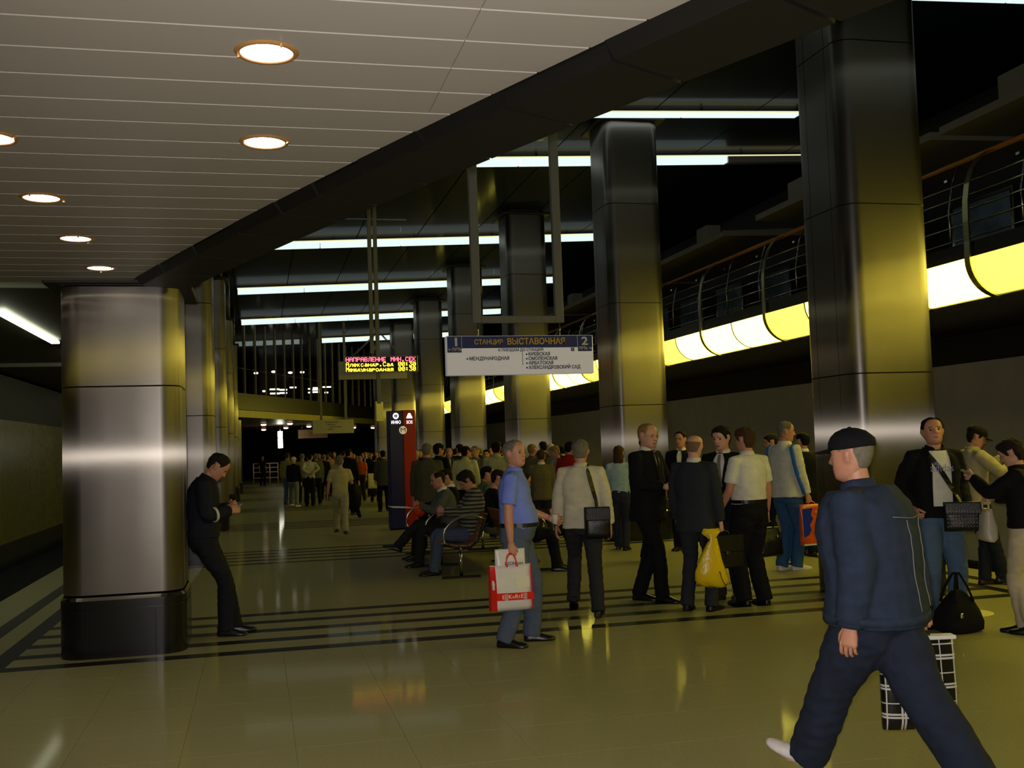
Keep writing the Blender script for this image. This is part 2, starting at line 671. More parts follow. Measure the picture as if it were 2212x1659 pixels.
soff = MB()
ys = np.linspace(-8, 9.25, 40)
poly = [(-6.9, -8)] + [(min(edge_x(y), 6.5), y) for y in ys] + [(-6.9, 9.25)]
soff.prism(poly, SOFF + 0.03, SOFF + 0.3)
soff_o = tag(soff.build('ceiling_mezzanine', M_GAP), kind='structure')
SP = 0.279
DOWN = [(0.06, 3.87 + 1.142 * k) for k in range(-8, 2)] + [(-1.13, 3.95 + 1.142 * k) for k in range(-8, 5)] + [(-2.32, 3.95 + 1.142 * k) for k in range(-8, 5)] + [(1.25, 3.87 + 1.142 * k) for k in range(-8, 0)]
y = 9.235
n_sl = 0
while y > -7.5:
    ya, yb = y - SP + 0.008, y - 0.004
    xa, xb = min(edge_x(ya), 6.5), min(edge_x(yb), 6.5)
    xj = 0.75 if y < 6 else None
    mb = MB()
    segs = [(-6.9, xa, xb)] if not (xj and xa > xj + 0.2) else [(-6.9, xj - 0.0015, xj - 0.0015), (xj + 0.0015, xa, xb)]
    for s0, e0, e1 in segs:
        mb = MB()
        vs = [(s0, ya, SOFF), (e0, ya, SOFF), (e1, yb, SOFF), (s0, yb, SOFF), (s0, ya, SOFF + .03), (e0, ya, SOFF + .03), (e1, yb, SOFF + .03), (s0, yb, SOFF + .03)]
        mb.add(vs, [(0, 3, 2, 1), (4, 5, 6, 7), (0, 1, 5, 4), (1, 2, 6, 5), (2, 3, 7, 6), (3, 0, 4, 7)])
        mb.build('slat', M_SLAT, soff_o)
    y -= SP
# dark edge panels
ye = [9.0, 8.35, 7.62, 6.85, 6.23, 5.78, 5.28, 4.75, 4.18, 3.59, 2.95, 2.25, 1.5, 0.7, -0.2, -1.2, -2.3]


def edge_frame(y):
    d = Vector((edge_x(y + .05) - edge_x(y - .05), 0.1)).normalized()
    nrm = Vector((d.y, -d.x))
    return Vector((edge_x(y), y)), nrm, d


beam_o = empty('trim_1', (0, 0, 0))
tag(beam_o, kind='structure')
beam_o.name = 'trim_mezzanine'
for i, (a, b) in enumerate(zip(ye[:-1], ye[1:])):
    pa, na, da = edge_frame(a)
    pb, nb, db = edge_frame(b)
    pa = pa - da * 0.010
    pb = pb + db * 0.010
    st_ = 0.012 * ((i * 7) % 3)
    mb = MB()
    rings = []
    for p, n_ in ((pa, na), (pb, nb)):
        q0 = p - n_ * (0.005 - st_)
        q1 = p + n_ * 0.045
        q2 = p + n_ * 0.41
        rings.append([(q0.x, q0.y, SOFF + 0.0), (q1.x, q1.y, SOFF - 0.06), (q2.x, q2.y, SOFF - 0.075), (q2.x, q2.y, SOFF + 0.75), (q2.x - n_.x * .05, q2.y - n_.y * .05, SOFF + 0.75), (q1.x, q1.y, SOFF + 0.28), (q0.x, q0.y, SOFF + 0.28)])
    mb.loft(rings)
    mb.build('panel', M_BEAM, beam_o)
# downlights
dm = MB()
ring = [(math.cos(a), math.sin(a)) for a in np.linspace(0, 2 * math.pi, 32, endpoint=False)]
dm.loft([[(c * 0.092, s * 0.092, -0.001) for c, s in ring], [(c * 0.096, s * 0.096, -0.008) for c, s in ring], [(c * 0.108, s * 0.108, -0.008) for c, s in ring], [(c * 0.116, s * 0.116, 0.0) for c, s in ring]], cap=False, smooth=True)
rim_me = dm.mesh('rim')
rim_me.materials.append(M_DOWNRIM)
dm = MB()
dm.loft([[(c * 0.094, s * 0.094, -0.0035) for c, s in ring], [(c * 0.05, s * 0.05, -0.005) for c, s in ring], [(c * 0.002, s * 0.002, -0.0055) for c, s in ring]], cap=True, smooth=True)
glow_me = dm.mesh('diffuser')
glow_me.materials.append(M_DOWN)
dm = MB()
dm.box(0.045, 0.053, -0.11, -0.098, -0.018, -0.006)
dm.box(-0.104, -0.096, 0.02, 0.03, -0.016, -0.006)
clip_me = dm.mesh('clip')
clip_me.materials.append(M_DOWNRIM)
LAB_D = {(0.06, 0): 'largest round downlight, nearest one of the right pair in the white slat ceiling', (0.06, 1): 'second round downlight of the right row, farther from the camera in the white ceiling',
         (-1.13, 1): 'round downlight cut by the left picture edge in the white slat ceiling', (-1.13, 2): 'round downlight near the left picture edge, next after the cut one',
         (-1.13, 3): 'small round downlight, last but one before the left steel column', (-1.13, 4): 'smallest round downlight right above the left steel column'}
for (x, y) in DOWN:
    if y > 9.15 or x > edge_x(y) - 0.25:
        continue
    k = round((y - (3.87 if x > -1 else 3.95)) / 1.142)
    r = empty('downlight', (x, y, SOFF), rz=0.7 * k)
    tag(r, LAB_D.get((x, k), 'round downlight of the white slat ceiling outside the picture, %s row, place %s' % ({0.06: 'second', -1.13: 'third', -2.32: 'leftmost', 1.25: 'rightmost'}[x], ['one', 'two', 'three', 'four', 'five', 'six', 'seven', 'eight', 'nine', 'ten', 'eleven', 'twelve', 'thirteen'][k + 8])), 'ceiling light', 'downlights in the white slat ceiling')
    obj('rim', rim_me, None, r)
    obj('diffuser', glow_me, None, r)
    obj('clip', clip_me, None, r)

# ------------------------------------------------------------------ hanging strip lamps under the dark ceiling
def strip(y, x0, x1, hgt, lit0, lit1, label, dep=0.17):
    root = empty('ceiling_strip_lamp', ((x0 + x1) / 2, y, 6.4))
    tag(root, label, 'strip light', 'strip lamps under the dark ceiling')
    xc, zc = (x0 + x1) / 2, 6.4
    n = max(1, round((x1 - x0) / 2.2))
    w = (x1 - x0) / n
    for i in range(n):
        a, b = x0 + i * w + 0.012, x0 + (i + 1) * w - 0.012
        z0, z1 = roofz(a) - 0.10 - hgt, roofz(b) - 0.10 - hgt
        mb = MB()
        mb.loft([[(a - xc, 0, z0 - zc), (a - xc, dep, z0 - zc), (a - xc, dep, z0 + hgt - zc), (a - xc, 0, z0 + hgt - zc)], [(b - xc, 0, z1 - zc), (b - xc, dep, z1 - zc), (b - xc, dep, z1 + hgt - zc), (b - xc, 0, z1 + hgt - zc)]])
        mb.build('diffuser', M_STRIPLAMP if lit0 <= (a + b) / 2 <= lit1 else M_STRIPOFF, root)
        mb = MB()
        mb.box(a + 0.3 - xc, a + 0.34 - xc, dep * .4, dep * .6, z0 + hgt - zc, roofz(a + .3) - zc)
        mb.build('hanger', M_GALLERY, root)
    # housing over the diffusers
    mb = MB()
    za, zb = roofz(x0) - 0.10, roofz(x1) - 0.10
    mb.loft([[(x0 - xc, 0.01, za - zc), (x0 - xc, dep - .01, za - zc), (x0 - xc, dep - .01, za + .03 - zc), (x0 - xc, 0.01, za + .03 - zc)], [(x1 - xc, 0.01, zb - zc), (x1 - xc, dep - .01, zb - zc), (x1 - xc, dep - .01, zb + .03 - zc), (x1 - xc, 0.01, zb + .03 - zc)]])
    mb.build('uplight', M_STRIPTOP, root)
    return root


strip(11.2, -1.4, 11.5, 0.05, -9, 20, 'bright strip lamp at the top right picture corner right of the denim man\'s column')
strip(16.0, -1.4, 9.0, 0.04, -9, 20, 'thin bright strip lamp highest of those left of the nearest right column')
strip(18.7, -1.4, 11.0, 0.12, -9, 9.0, 'strip lamp crossing behind both posts of the empty hanging frame, second from the front')
strip(26.2, -0.4, 9.6, 0.14, -9, 8.6, 'strip lamp third from the front, starting under the dark beam at mid picture')
strip(33.4, -0.5, 9.6, 0.16, -9, 8.6, 'strip lamp fourth from the front, just over the third left column\'s top')
strip(41.3, -0.5, 9.6, 0.17, -9, 8.6, 'strip lamp fifth from the front, crossing above the red display')
strip(49.6, 3.0, 9.6, 0.18, -9, 8.6, 'farthest strip lamp, half hidden behind the glazed far mezzanine')
strip(4.1, 2.2, 11.5, 0.12, -9, 20, 'strip lamp over the hall out of the picture above the right platform')

# ------------------------------------------------------------------ gallery over the right track
gal = MB()
gal.box(8.62, 12.0, -8, 79.5, 3.62, 3.74)
gal.box(8.87, 12.0, -8, 79.5, 3.26, 3.62)  # lower block shaped to stop lamp light leaking onto the track wall
gal_o = tag(gal.build('floor_gallery', M_GALLERY), kind='structure')
gw = MB()
gw.box(11.4, 11.9, -8, 79.5, 3.74, 6.9)
gw_o = tag(gw.build('wall_gallery', M_DARKWALL), kind='structure')
RIB0, RIBP = 11.2, 2.68
rib_k = range(-7, 16)
CXA, CZA, RA = 8.92, 3.69, 0.44


def lamp_arc(r, n=9, a0=178, a1=262):
    return [(CXA + r * math.cos(math.radians(a0 + (a1 - a0) * k / n)), CZA + r * math.sin(math.radians(a0 + (a1 - a0) * k / n))) for k in range(n + 1)]


def sheet_y(path, inner, ya, yb):
    mb = MB()
    ring = path + inner[::-1]
    mb.loft([[(x, ya, z) for x, z in ring], [(x, yb, z) for x, z in ring]], smooth=False)
    return mb


PANEL_L = RIBP / 2
pth, pin = lamp_arc(RA), lamp_arc(RA - 0.015)
lam = sheet_y(pth, pin, -PANEL_L / 2 + 0.012, PANEL_L / 2 - 0.012)
lam_me = lam.mesh('diffuser')
lam_me.materials.append(M_LAMP)
for i in range(len(lam_me.polygons)):
    lam_me.polygons[i].use_smooth = True
lam_me2 = lam_me.copy()
lam_me2.materials[0] = M_LAMP2
div = sheet_y(lamp_arc(RA + 0.012), lamp_arc(RA - 0.03), -0.012, 0.012)
div_me = div.mesh('divider')
div_me.materials.append(M_GALLERY)
# rib: ribbon under the lamp, up the front and curling over to the handrail
rp = lamp_arc(RA + 0.035, 9, 180, 264)[::-1]
rp += [(8.455, 3.9), (8.452, 4.15), (8.462, 4.4), (8.50, 4.62), (8.57, 4.80), (8.67, 4.94), (8.80, 5.03), (8.90, 5.06)]
mb = MB()
n = len(rp)
rings = []
for i, (x, z) in enumerate(rp):
    p, q = rp[max(i - 1, 0)], rp[min(i + 1, n - 1)]
    d = Vector((q[0] - p[0], q[1] - p[1])).normalized()
    nx_, nz_ = -d.y, d.x
    rings.append([(x, -0.05, z), (x, 0.05, z), (x + nx_ * -0.02, 0.05, z + nz_ * -0.02), (x + nx_ * -0.02, -0.05, z + nz_ * -0.02)])
mb.loft(rings)
rib_me = mb.mesh('rib')
rib_me.materials.append(M_RIB)
BAYS = [(-6, 1), (1, 8.5), (8.5, 14.6), (14.6, 23.4), (23.4, 30.5), (30.5, 37.6), (37.6, 44.7), (44.7, 52)]
bay_lab = ['behind the camera', 'beside the camera', 'right of the nearest right column', 'between the nearest and second right columns', 'between the second and third right columns',
           'between the third and fourth right columns', 'between the fourth and fifth right columns', 'beyond the fifth right column']
kk = 0
for bi, (ya, yb) in enumerate(BAYS):
    gl = empty('gallery_lamp', (0, 0, 0))
    tag(gl, 'curved glowing yellow lamp panels under the gallery %s' % bay_lab[bi], 'lamp', 'glowing lamp rows along the gallery')
    rl = empty('gallery_railing', (0, 0, 0))
    tag(rl, 'gallery railing with golden handrail and thin rods %s' % bay_lab[bi], 'railing', 'railings of the gallery')
    ks = [k for k in range(-40, 60) if ya <= RIB0 + PANEL_L * (k + 0.5) < yb]
    for k in ks:
        yc = RIB0 + PANEL_L * (k + 0.5)
        obj('diffuser', lam_me2 if k % 4 == 3 else lam_me, None, gl, (0, yc, 0))
        obj('divider', div_me, None, gl, (0, yc - PANEL_L / 2, 0))
        if k % 2 == 0:
            obj('rib', rib_me, None, rl, (0, yc - PANEL_L / 2, 0))
        # glass and posts of the railing
        p = MB()
        p.tube([(8.74, yc, 3.74), (8.72, yc, 4.4), (8.80, yc, 4.8), (8.90, yc, 5.04)], 0.014, 6)
        p.box(8.70, 8.76, yc - .03, yc + .03, 4.80, 4.83)
        p.build('post', M_CHROME, rl)
    y0, y1 = RIB0 + PANEL_L * ks[0], RIB0 + PANEL_L * (ks[-1] + 1)
    mb = MB()
    mb.tube([(8.90, y0, 5.06), (8.90, y1, 5.06)], 0.035, 10)
    mb.build('handrail', M_WOODRAIL, rl)
    for z, x in ((3.98, 8.60), (4.16, 8.59), (4.34, 8.60), (4.52, 8.63), (4.70, 8.68)):
        mb = MB()
        mb.tube([(x, y0, z), (x, y1, z)], 0.009, 6)
        mb.build('rod', M_CHROME, rl)
    mb = MB()
    mb.box(8.50, 8.62, y0, y1, 3.71, 3.90)
    mb.build('fascia', M_GALLERY, gl)
    mb = MB()
    mb.box(8.49, 8.515, y0, y1, 3.695, 3.715)
    mb.box(8.85, 8.88, y0, y1, 3.24, 3.265)
    mb.build('edge_trim', M_RIB, gl)
# gallery soffit beams
for i, (ya, yb) in enumerate(((0.3, 5.9), (6.2, 11.8), (12.0, 17.0), (18.3, 24.0), (24.3, 30.0), (30.3, 36.0))):
    b = empty('canopy_beam', (9.6, (ya + yb) / 2, 5.4))
    tag(b, 'soffit beam over the gallery, %s' % ['behind the camera side', 'its tip right of the nearest column at the picture edge', 'between nearest and second right columns, near piece', 'between nearest and second right columns, far piece behind the gap', 'behind the second right column', 'far piece behind the third right column'][i], 'beam')
    mb = MB()
    L = (yb - ya) / 2
    mb.loft([[(-1.0, -L, 0), (1.2, -L, 0.05), (1.2, -L, 0.2), (-1.0, -L, 0.10)], [(-1.0, L, 0), (1.2, L, 0.05), (1.2, L, 0.2), (-1.0, L, 0.10)]])
    mb.build('slab', mat('canopy_paint', (112, 106, 84), rough=0.6), b)
    mb = MB()
    mb.bbox(-0.9, -0.6, L - 1.5, L - 1.0, 0.12, 0.42)
    mb.bbox(-0.9, -0.6, -L + 1.0, -L + 1.5, 0.12, 0.42)
    mb.build('bracket', mat('canopy_paint'), b)
# framed panels put in for faint reflections along the gallery wall
for i in range(9):
    yy = 12.3 + 2.35 * i
    p = empty('reflection_panel', (11.38, yy, 4.2))
    tag(p, 'dim framed reflection panel on the gallery wall, %s counted from the right picture edge' % ordn[min(i, 8)], 'reflection panel', 'reflection panels on the gallery wall')
    mb = MB()
    mb.bbox(-0.03, 0.0, -0.75, 0.75, 0.0, 1.15, b=0.008)
    mb.build('frame', M_CHROME, p)
    mb = MB()
    mb.box(-0.036, -0.03, -0.68, 0.68, 0.07, 1.08)
    mb.build('print', mat('reflection_print', (120, 150, 168), rough=0.3, noise=0.6, nscale=2.2), p)  # pale noise colour stands for people reflected in glass

# ------------------------------------------------------------------ low ceiling, lamps over the left track
lc = MB()
lc.box(-6.9, -1.75, 9.5, 79.5, 4.08, 4.2)
lc_o = tag(lc.build('ceiling_left', mat('left_ceiling', (58, 56, 44), rough=0.5, noise=0.1, nscale=2)), kind='structure')
for i, yy in enumerate((15.7, 28.8, 42.2)):
    b = MB()
    hh = (0.09, 0.1, 0.08)[i]
    for k in range(2):
        b = MB() if k == 0 else b
    b.bbox(-6.7, -1.75, yy, yy + 0.12, 4.074 - hh, 4.074, b=0.006)
    t = b.build('cross_lamp', M_STRIPOFF)
    tag(t, 'pale unlit cross strip over the left track, %s' % ['upper one at the white slat ceiling', 'middle one at the left edge', 'lowest thin one'][i], 'strip light', 'unlit cross strips on the left')
for i in range(-2, 5):
    r = empty('aisle_lamp', (-4.0, 21.0 + PITCHY * i, 4.06))
    tag(r, 'bright double fluorescent lamp over the left track, %s' % (['far behind the camera', 'behind the camera', 'nearest visible pair at the left edge', 'second pair', 'third pair', 'fourth pair', 'last pair'][i + 2]), 'lamp', 'fluorescent lamps over the left track')
    for a, b in ((-2.45, -0.02), (0.02, 2.45)):
        mb = MB()
        mb.bbox(-0.08, 0.08, a, b, -0.06, 0.0, b=0.006)
        mb.build('tube_cover', M_AISLE, r)

# ------------------------------------------------------------------ glazed far mezzanine
FX = lambda y: -0.5 + 0.415 * (y - 42.4)
far_pts = [(FX(y), y) for y in np.linspace(41.6, 66.0, 26)]
far_o = empty('wall_mezzanine', (0, 0, 0))
tag(far_o, kind='structure')
for (xa, ya), (xb, yb) in zip(far_pts[:-1], far_pts[1:]):
    mb = MB()
    mb.loft([[(xa, ya + .02, 3.32), (xa, ya + .5, 3.32), (xa, ya + .5, 3.96), (xa, ya + .02, 3.96)], [(xb, yb - .02, 3.32), (xb, yb + .46, 3.32), (xb, yb + .46, 3.96), (xb, yb - .02, 3.96)]])
    mb.build('fascia_panel', mat('far_fascia', (70, 68, 52), rough=0.4), far_o)
    mb = MB()
    mb.loft([[(xa + .05, ya + .12, 3.03), (xa + .05, ya + .5, 3.03), (xa + .05, ya + .5, 3.3), (xa + .05, ya + .12, 3.3)], [(xb + .05, yb + .08, 3.03), (xb + .05, yb + .46, 3.03), (xb + .05, yb + .46, 3.3), (xb + .05, yb + .08, 3.3)]])
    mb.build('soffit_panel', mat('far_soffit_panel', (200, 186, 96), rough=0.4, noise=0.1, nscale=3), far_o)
    mb = MB()
    mb.loft([[(xa, ya, 3.96), (xa + .06, ya, 3.96), (xa + .06, ya + .06, 3.96), (xa, ya + .06, 3.96)], [(xa, ya, roofz(xa)), (xa + .06, ya, roofz(xa)), (xa + .06, ya + .06, roofz(xa)), (xa, ya + .06, roofz(xa))]])
    mb.build('mullion', mat('mullion_metal', (120, 110, 80), rough=0.4, metal=0.6), far_o)
    mb = MB()
    mb.add([(xa + .06, ya + .03, 3.96), (xb, yb + .03, 3.96), (xb, yb + .03, roofz(xb)), (xa + .06, ya + .03, roofz(xa))], [(0, 1, 2, 3)])
    mb.build('pane', M_GLASS, far_o)
    mb = MB()
    mb.loft([[(xa, ya - .01, 4.9), (xa, ya + .04, 4.9), (xa, ya + .04, 4.94), (xa, ya - .01, 4.94)], [(xb, yb - .01, 4.9), (xb, yb + .04, 4.9), (xb, yb + .04, 4.94), (xb, yb - .01, 4.94)]])
    mb.build('transom', mat('mullion_metal'), far_o)
# soffit of the far mezzanine
mb = MB()
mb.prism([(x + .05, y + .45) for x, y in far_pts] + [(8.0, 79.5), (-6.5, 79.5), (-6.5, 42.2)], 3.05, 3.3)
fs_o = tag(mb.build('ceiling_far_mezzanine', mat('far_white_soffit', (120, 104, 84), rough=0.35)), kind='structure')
mb = MB()
mb.box(-0.4, 8.0, 66.5, 66.7, 3.3, 6.8)
mb.build('back_wall', M_DARKWALL, fs_o)
for i, (px, Yd) in enumerate(((570, 52.0), (570, 63.0), (627, 51.5), (618, 60.0), (668, 58.0), (765, 64.0), (806, 66.0))):
    d = ray_dir(px, 950)
    r = empty('spot_lamp', (d[0] / d[1] * Yd, Yd, 3.05))
    tag(r, 'small warm spot lamp under the far mezzanine, %s from the left' % ordn[i], 'ceiling light', 'spots under the far mezzanine')
    mb = MB()
    mb.loft([[(math.cos(q) * .14, math.sin(q) * .14, z) for q in np.linspace(0, 2 * math.pi, 14, endpoint=False)] for z in (-.05, 0)])
    mb.build('rim', M_DOWNRIM, r)
    mb = MB()
    mb.loft([[(math.cos(q) * w, math.sin(q) * w, z) for q in np.linspace(0, 2 * math.pi, 14, endpoint=False)] for w, z in ((.06, -.13), (.12, -.11), (.13, -.05))], smooth=True)
    mb.build('glare_bulb', mat('spot_glow', (255, 220, 180), emit=(1.0, 0.72, 0.5), strength=3.0), r)  # glowing drum drops below the rim to stand for the lamp's glare
# glowing bars put behind the far glazing to stand for tube reflections
M_FARREFL = mat('far_tube_reflection', (255, 250, 225), emit=(1.0, 0.95, 0.72), strength=3.0)
for i, (px, py, w, Y) in enumerate([(593, 841, 20, 56), (612, 842, 16, 58), (594, 850, 20, 56), (612, 849, 16, 58), (633, 837, 14, 59), (683, 842, 16, 62), (706, 836, 18, 62), (684, 847, 17, 62), (705, 848, 8, 62), (682, 838, 12, 62), (668, 840, 5, 61), (668, 848, 5, 61), (570, 845, 6, 52)]):
    c = at_depth(px, py, Y)
    ww = w / FPX * Y
    mb = MB()
    mb.bbox(-ww / 2, ww / 2, -0.05, 0.05, -0.04, 0.04, b=0.01)
    t = mb.build('tube_reflection', M_FARREFL, None, tuple(c))
    tag(t, 'glowing tube reflection in the far mezzanine glazing, %s piece of the %s cluster' % (['upper left', 'upper second', 'lower left', 'lower second', 'upper right end', 'upper left', 'upper right', 'lower left', 'lower right', 'middle', 'left stub', 'lower left stub', 'far left'][i], 'left' if i in (0, 1, 2, 3, 4, 12) else 'right'), 'lamp', 'tube reflections in the far glazing')
for i, (px, py) in enumerate([(565, 735), (553, 807), (591, 804), (627, 806), (653, 805), (626, 600)][:5]):
    c = at_depth(px, py, 54)
    mb = MB()
    ww = 0.10 if i else 0.16
    mb.loft([[(math.cos(q) * r_ * ww, math.sin(q) * r_ * ww, z) for q in np.linspace(0, 2 * math.pi, 10, endpoint=False)] for r_, z in ((.3, 0.07), (1, 0.05), (1, 0), (.6, -.02))])
    t = mb.build('spot_lamp', M_DOWN, None, tuple(c))
    tag(t, '%s' % ['larger warm spot lamp high behind the far glazing', 'small warm spot behind the far glazing, first of the lower row', 'small warm spot behind the far glazing, second of the lower row', 'small warm spot behind the far glazing, third of the lower row', 'small warm spot behind the far glazing, last of the lower row'][i], 'lamp', 'spots behind the far glazing')
# ------------------------------------------------------------------ people
JOBS = []          # raw meshes waiting for the voxel union
LOD = {0: (0.0105, 5), 1: (0.0155, 4), 2: (0.024, 3)}


def skin_mat(tone=0):
    return mat('skin_%d' % tone, [(198, 140, 112), (214, 160, 132), (182, 122, 92), (206, 146, 104)][tone], rough=0.5, noise=0.06, nscale=40)


def cloth(name, rgb=None, rough=0.85, bump=0.25, noise=0.10, nscale=14):
    return mat('cloth_' + name, rgb, rough=rough, noise=noise, nscale=nscale, bump=bump, bscale=220, spec=0.2)


def nz(P, f, seed=0.0):
    """Cheap smooth noise from sines, array (n, 3) -> (n,)."""
    x, y, z = P[:, 0] * f + seed, P[:, 1] * f + seed * 1.7, P[:, 2] * f - seed * 0.6
    return (np.sin(x * 1.0 + 1.3 * np.sin(y * 0.9)) + np.sin(y * 1.1 + 1.7 * np.sin(z * 0.8 + x * .3)) + np.sin(z * 1.3 + 1.1 * np.sin(x * 0.7))) / 3.0


def unit(v):
    v = np.array(v, float)
    return v / (np.linalg.norm(v) + 1e-12)


def rotz(a):
    c, s = math.cos(a), math.sin(a)
    return np.array(((c, -s, 0), (s, c, 0), (0, 0, 1.0)))


def rotx(a):
    c, s = math.cos(a), math.sin(a)
    return np.array(((1.0, 0, 0), (0, c, -s), (0, s, c)))


def roty(a):
    c, s = math.cos(a), math.sin(a)
    return np.array(((c, 0, s), (0, 1.0, 0), (-s, 0, c)))


# ---- head
HZ = np.array((.0, .012, .03, .05, .07, .085, .10, .12, .14, .16, .18, .20, .215, .228, .235))
HF = np.array((.050, .076, .086, .0885, .0895, .090, .0905, .091, .093, .0945, .0915, .081, .064, .038, .001))
HB = np.array((.018, .026, .040, .056, .070, .079, .086, .094, .099, .101, .098, .087, .069, .041, .001))
HW = np.array((.024, .043, .056, .063, .067, .0695, .0715, .0745, .0765, .077, .075, .067, .054, .033, .001))


def head_grid(nr, nc, wide=1.0, jaw=1.0, nose=1.0):
    zz = np.concatenate((np.linspace(0, .20, int(nr * .72), endpoint=False), .20 + .035 * np.sin(np.linspace(0, math.pi / 2, nr - int(nr * .72)))))
    k = np.array((.25, .5, .25))

    def prof(v):
        p = np.interp(zz, HZ, v)
        q = np.convolve(np.pad(p, 1, mode='edge'), k, 'valid')
        q[-1] = p[-1]
        return q
    F, B, Wd = prof(HF), prof(HB), prof(HW)
    Wd = Wd * wide * np.where(zz < .08, 1 + (jaw - 1) * (1 - zz / .08), 1)
    A = np.linspace(-math.pi, math.pi, nc, endpoint=False)
    Z, AA = np.meshgrid(zz, A, indexing='ij')
    c, s = np.cos(AA), np.sin(AA)
    e = 0.92
    cc, ss = np.sign(c) * np.abs(c) ** e, np.sign(s) * np.abs(s) ** e
    X = Wd[:, None] * ss
    Y = np.where(c > 0, F[:, None] * cc, B[:, None] * cc)
    ab = np.abs(AA)
    g = lambda u, m, sd: np.exp(-((u - m) / sd) ** 2)
    nprof = np.interp(Z, (.078, .084, .092, .10, .115, .13, .142), (0, .75, 1.0, .85, .55, .25, 0))
    Y = Y + nose * .026 * nprof * g(AA, 0, .17 + .06 * g(Z, .09, .012))
    Y = Y - .011 * g(ab, .40, .17) * g(Z, .121, .012)
    Y = Y + .004 * g(ab, .36, .28) * g(Z, .141, .008)
    Y = Y + .006 * g(AA, 0, .26) * (g(Z, .060, .007) + .9 * g(Z, .046, .007)) - .004 * g(AA, 0, .3) * g(Z, .053, .003)
    Y = Y + .007 * g(AA, 0, .3) * g(Z, .018, .013)
    Y = Y - .004 * g(AA, 0, .3) * g(Z, .034, .006)
    X = X + np.sign(AA) * .003 * g(ab, .75, .25) * g(Z, .098, .02)
    ear = g(ab, 1.66, .13) * np.interp(Z, (.083, .095, .12, .14, .149), (0, .7, 1, .9, 0))
    X = X + np.sign(AA) * .021 * ear
    Y = Y - .008 * ear
    V = np.stack((X, Y, Z), -1).reshape(-1, 3)
    quads = [(i * nc + j, i * nc + (j + 1) % nc, (i + 1) * nc + (j + 1) % nc, (i + 1) * nc + j) for i in range(nr - 1) for j in range(nc)]
    return V, quads, AA.reshape(-1), Z.reshape(-1), nr, nc


HAIRLINE = {
    'short': ((0, .55, .9, 1.15, 1.32, 1.7, 2.0, 2.35, 3.15), (.206, .206, .185, .15, .125, .152, .115, .055, .045)),
    'full': ((0, .5, .85, 1.1, 1.32, 1.7, 2.0, 2.35, 3.15), (.185, .182, .165, .13, .10, .13, .08, .035, .028)),
    'receding': ((0, .25, .55, .9, 1.15, 1.32, 1.7, 2.0, 2.35, 3.15), (.214, .219, .231, .216, .16, .125, .152, .115, .055, .045)),
    'bald': ((0, .8, 1.15, 1.32, 1.7, 2.0, 2.35, 3.15), (.3, .3, .19, .13, .152, .115, .06, .05)),
    'long': ((0, .4, .8, 1.0, 1.25, 1.7, 3.15), (.188, .188, .16, .06, -.02, -.03, -.03)),
}


def hair_shell(V, quads, A, Z, style, th, seed, top_cut=None):
    xs, ys = HAIRLINE[style]
    hl = np.interp(np.abs(A), xs, ys)
    m = np.clip((Z - hl) / .022, 0, 1)
    if top_cut:
        back = np.abs(A)
        m = np.where((Z > top_cut), 0, m) if style != 'bald' else np.where(Z > top_cut - .02 * (back < 1.8), 0, m)
    m2 = m * m * (3 - 2 * m)
    c = np.array((0, -.005, .11))
    n = V - c
    n /= np.linalg.norm(n, axis=1)[:, None]
    d = th * (1 + .35 * nz(V, 90, seed)) * m2 - .003 * (1 - m2)
    ear = (np.abs(np.abs(A) - 1.66) < .25) & (Z < .155)
    d = np.where(ear, np.minimum(d, -.004), d)
    W = V + n * d[:, None]
    keep = [q for q in quads if max(m[list(q)]) > 0]
    return W, keep


def hand_mesh(side, pose, lod):
    """Hand in its own frame: wrist at origin, fingers along +z, palm facing +y, thumb on +x * side."""
    mb = MB()
    n = 8 if lod == 0 else 6
    curl = {'relax': (18, 30, 22), 'grip': (62, 82, 50), 'hold': (38, 52, 30), 'flat': (6, 8, 5)}[pose]
    # palm
    rings = []
    for z, w, t, yo in ((-.012, .026, .019, 0), (.012, .030, .018, 0), (.045, .038, .016, .001), (.078, .041, .014, .001), (.094, .038, .011, .0)):
        rings.append([(w * math.cos(q), yo + t * math.sin(q), z) for q in np.linspace(0, 2 * math.pi, 10, endpoint=False)])
    mb.loft(rings, smooth=True)
    for i, (fx, L, r) in enumerate(((.030, .073, .0088), (.010, .082, .0092), (-.010, .076, .0088), (-.028, .060, .0078))):
        x = fx * side
        p = np.array((x, 0.0, .080 - abs(fx) * .2))
        ang = 0.0
        sp = math.radians((3.0, 1.0, -1.5, -5.0)[i]) * side
        pts = [p.copy(), p + np.array((0, 0, .012))]
        p = pts[-1].copy()
        for j, f in enumerate((.45, .31, .24)):
            ang += math.radians(curl[j] * (1 + .08 * i))
            d = np.array((math.sin(sp) * math.cos(ang), math.sin(ang), math.cos(ang)))
            p = p + d * L * f
            pts.append(p.copy())
        mb.tube(pts, [r, r * 1.05, r, r * .9, r * .62], n)
    tb = math.radians({'relax': 32, 'grip': 28, 'hold': 36, 'flat': 42}[pose])
    p = np.array((.024 * side, .004, .022))
    d1 = np.array((side * math.sin(tb), .35 if pose != 'flat' else .1, math.cos(tb)))
    d1 /= np.linalg.norm(d1)
    d2 = unit(d1 + np.array((-side * .35, .45 if pose == 'grip' else .2, .2)))
    pts = [p, p + d1 * .038, p + d1 * .038 + d2 * .030, p + d1 * .038 + d2 * .052]
    mb.tube(pts, [.0125, .0115, .0105, .0065], n)
    return mb


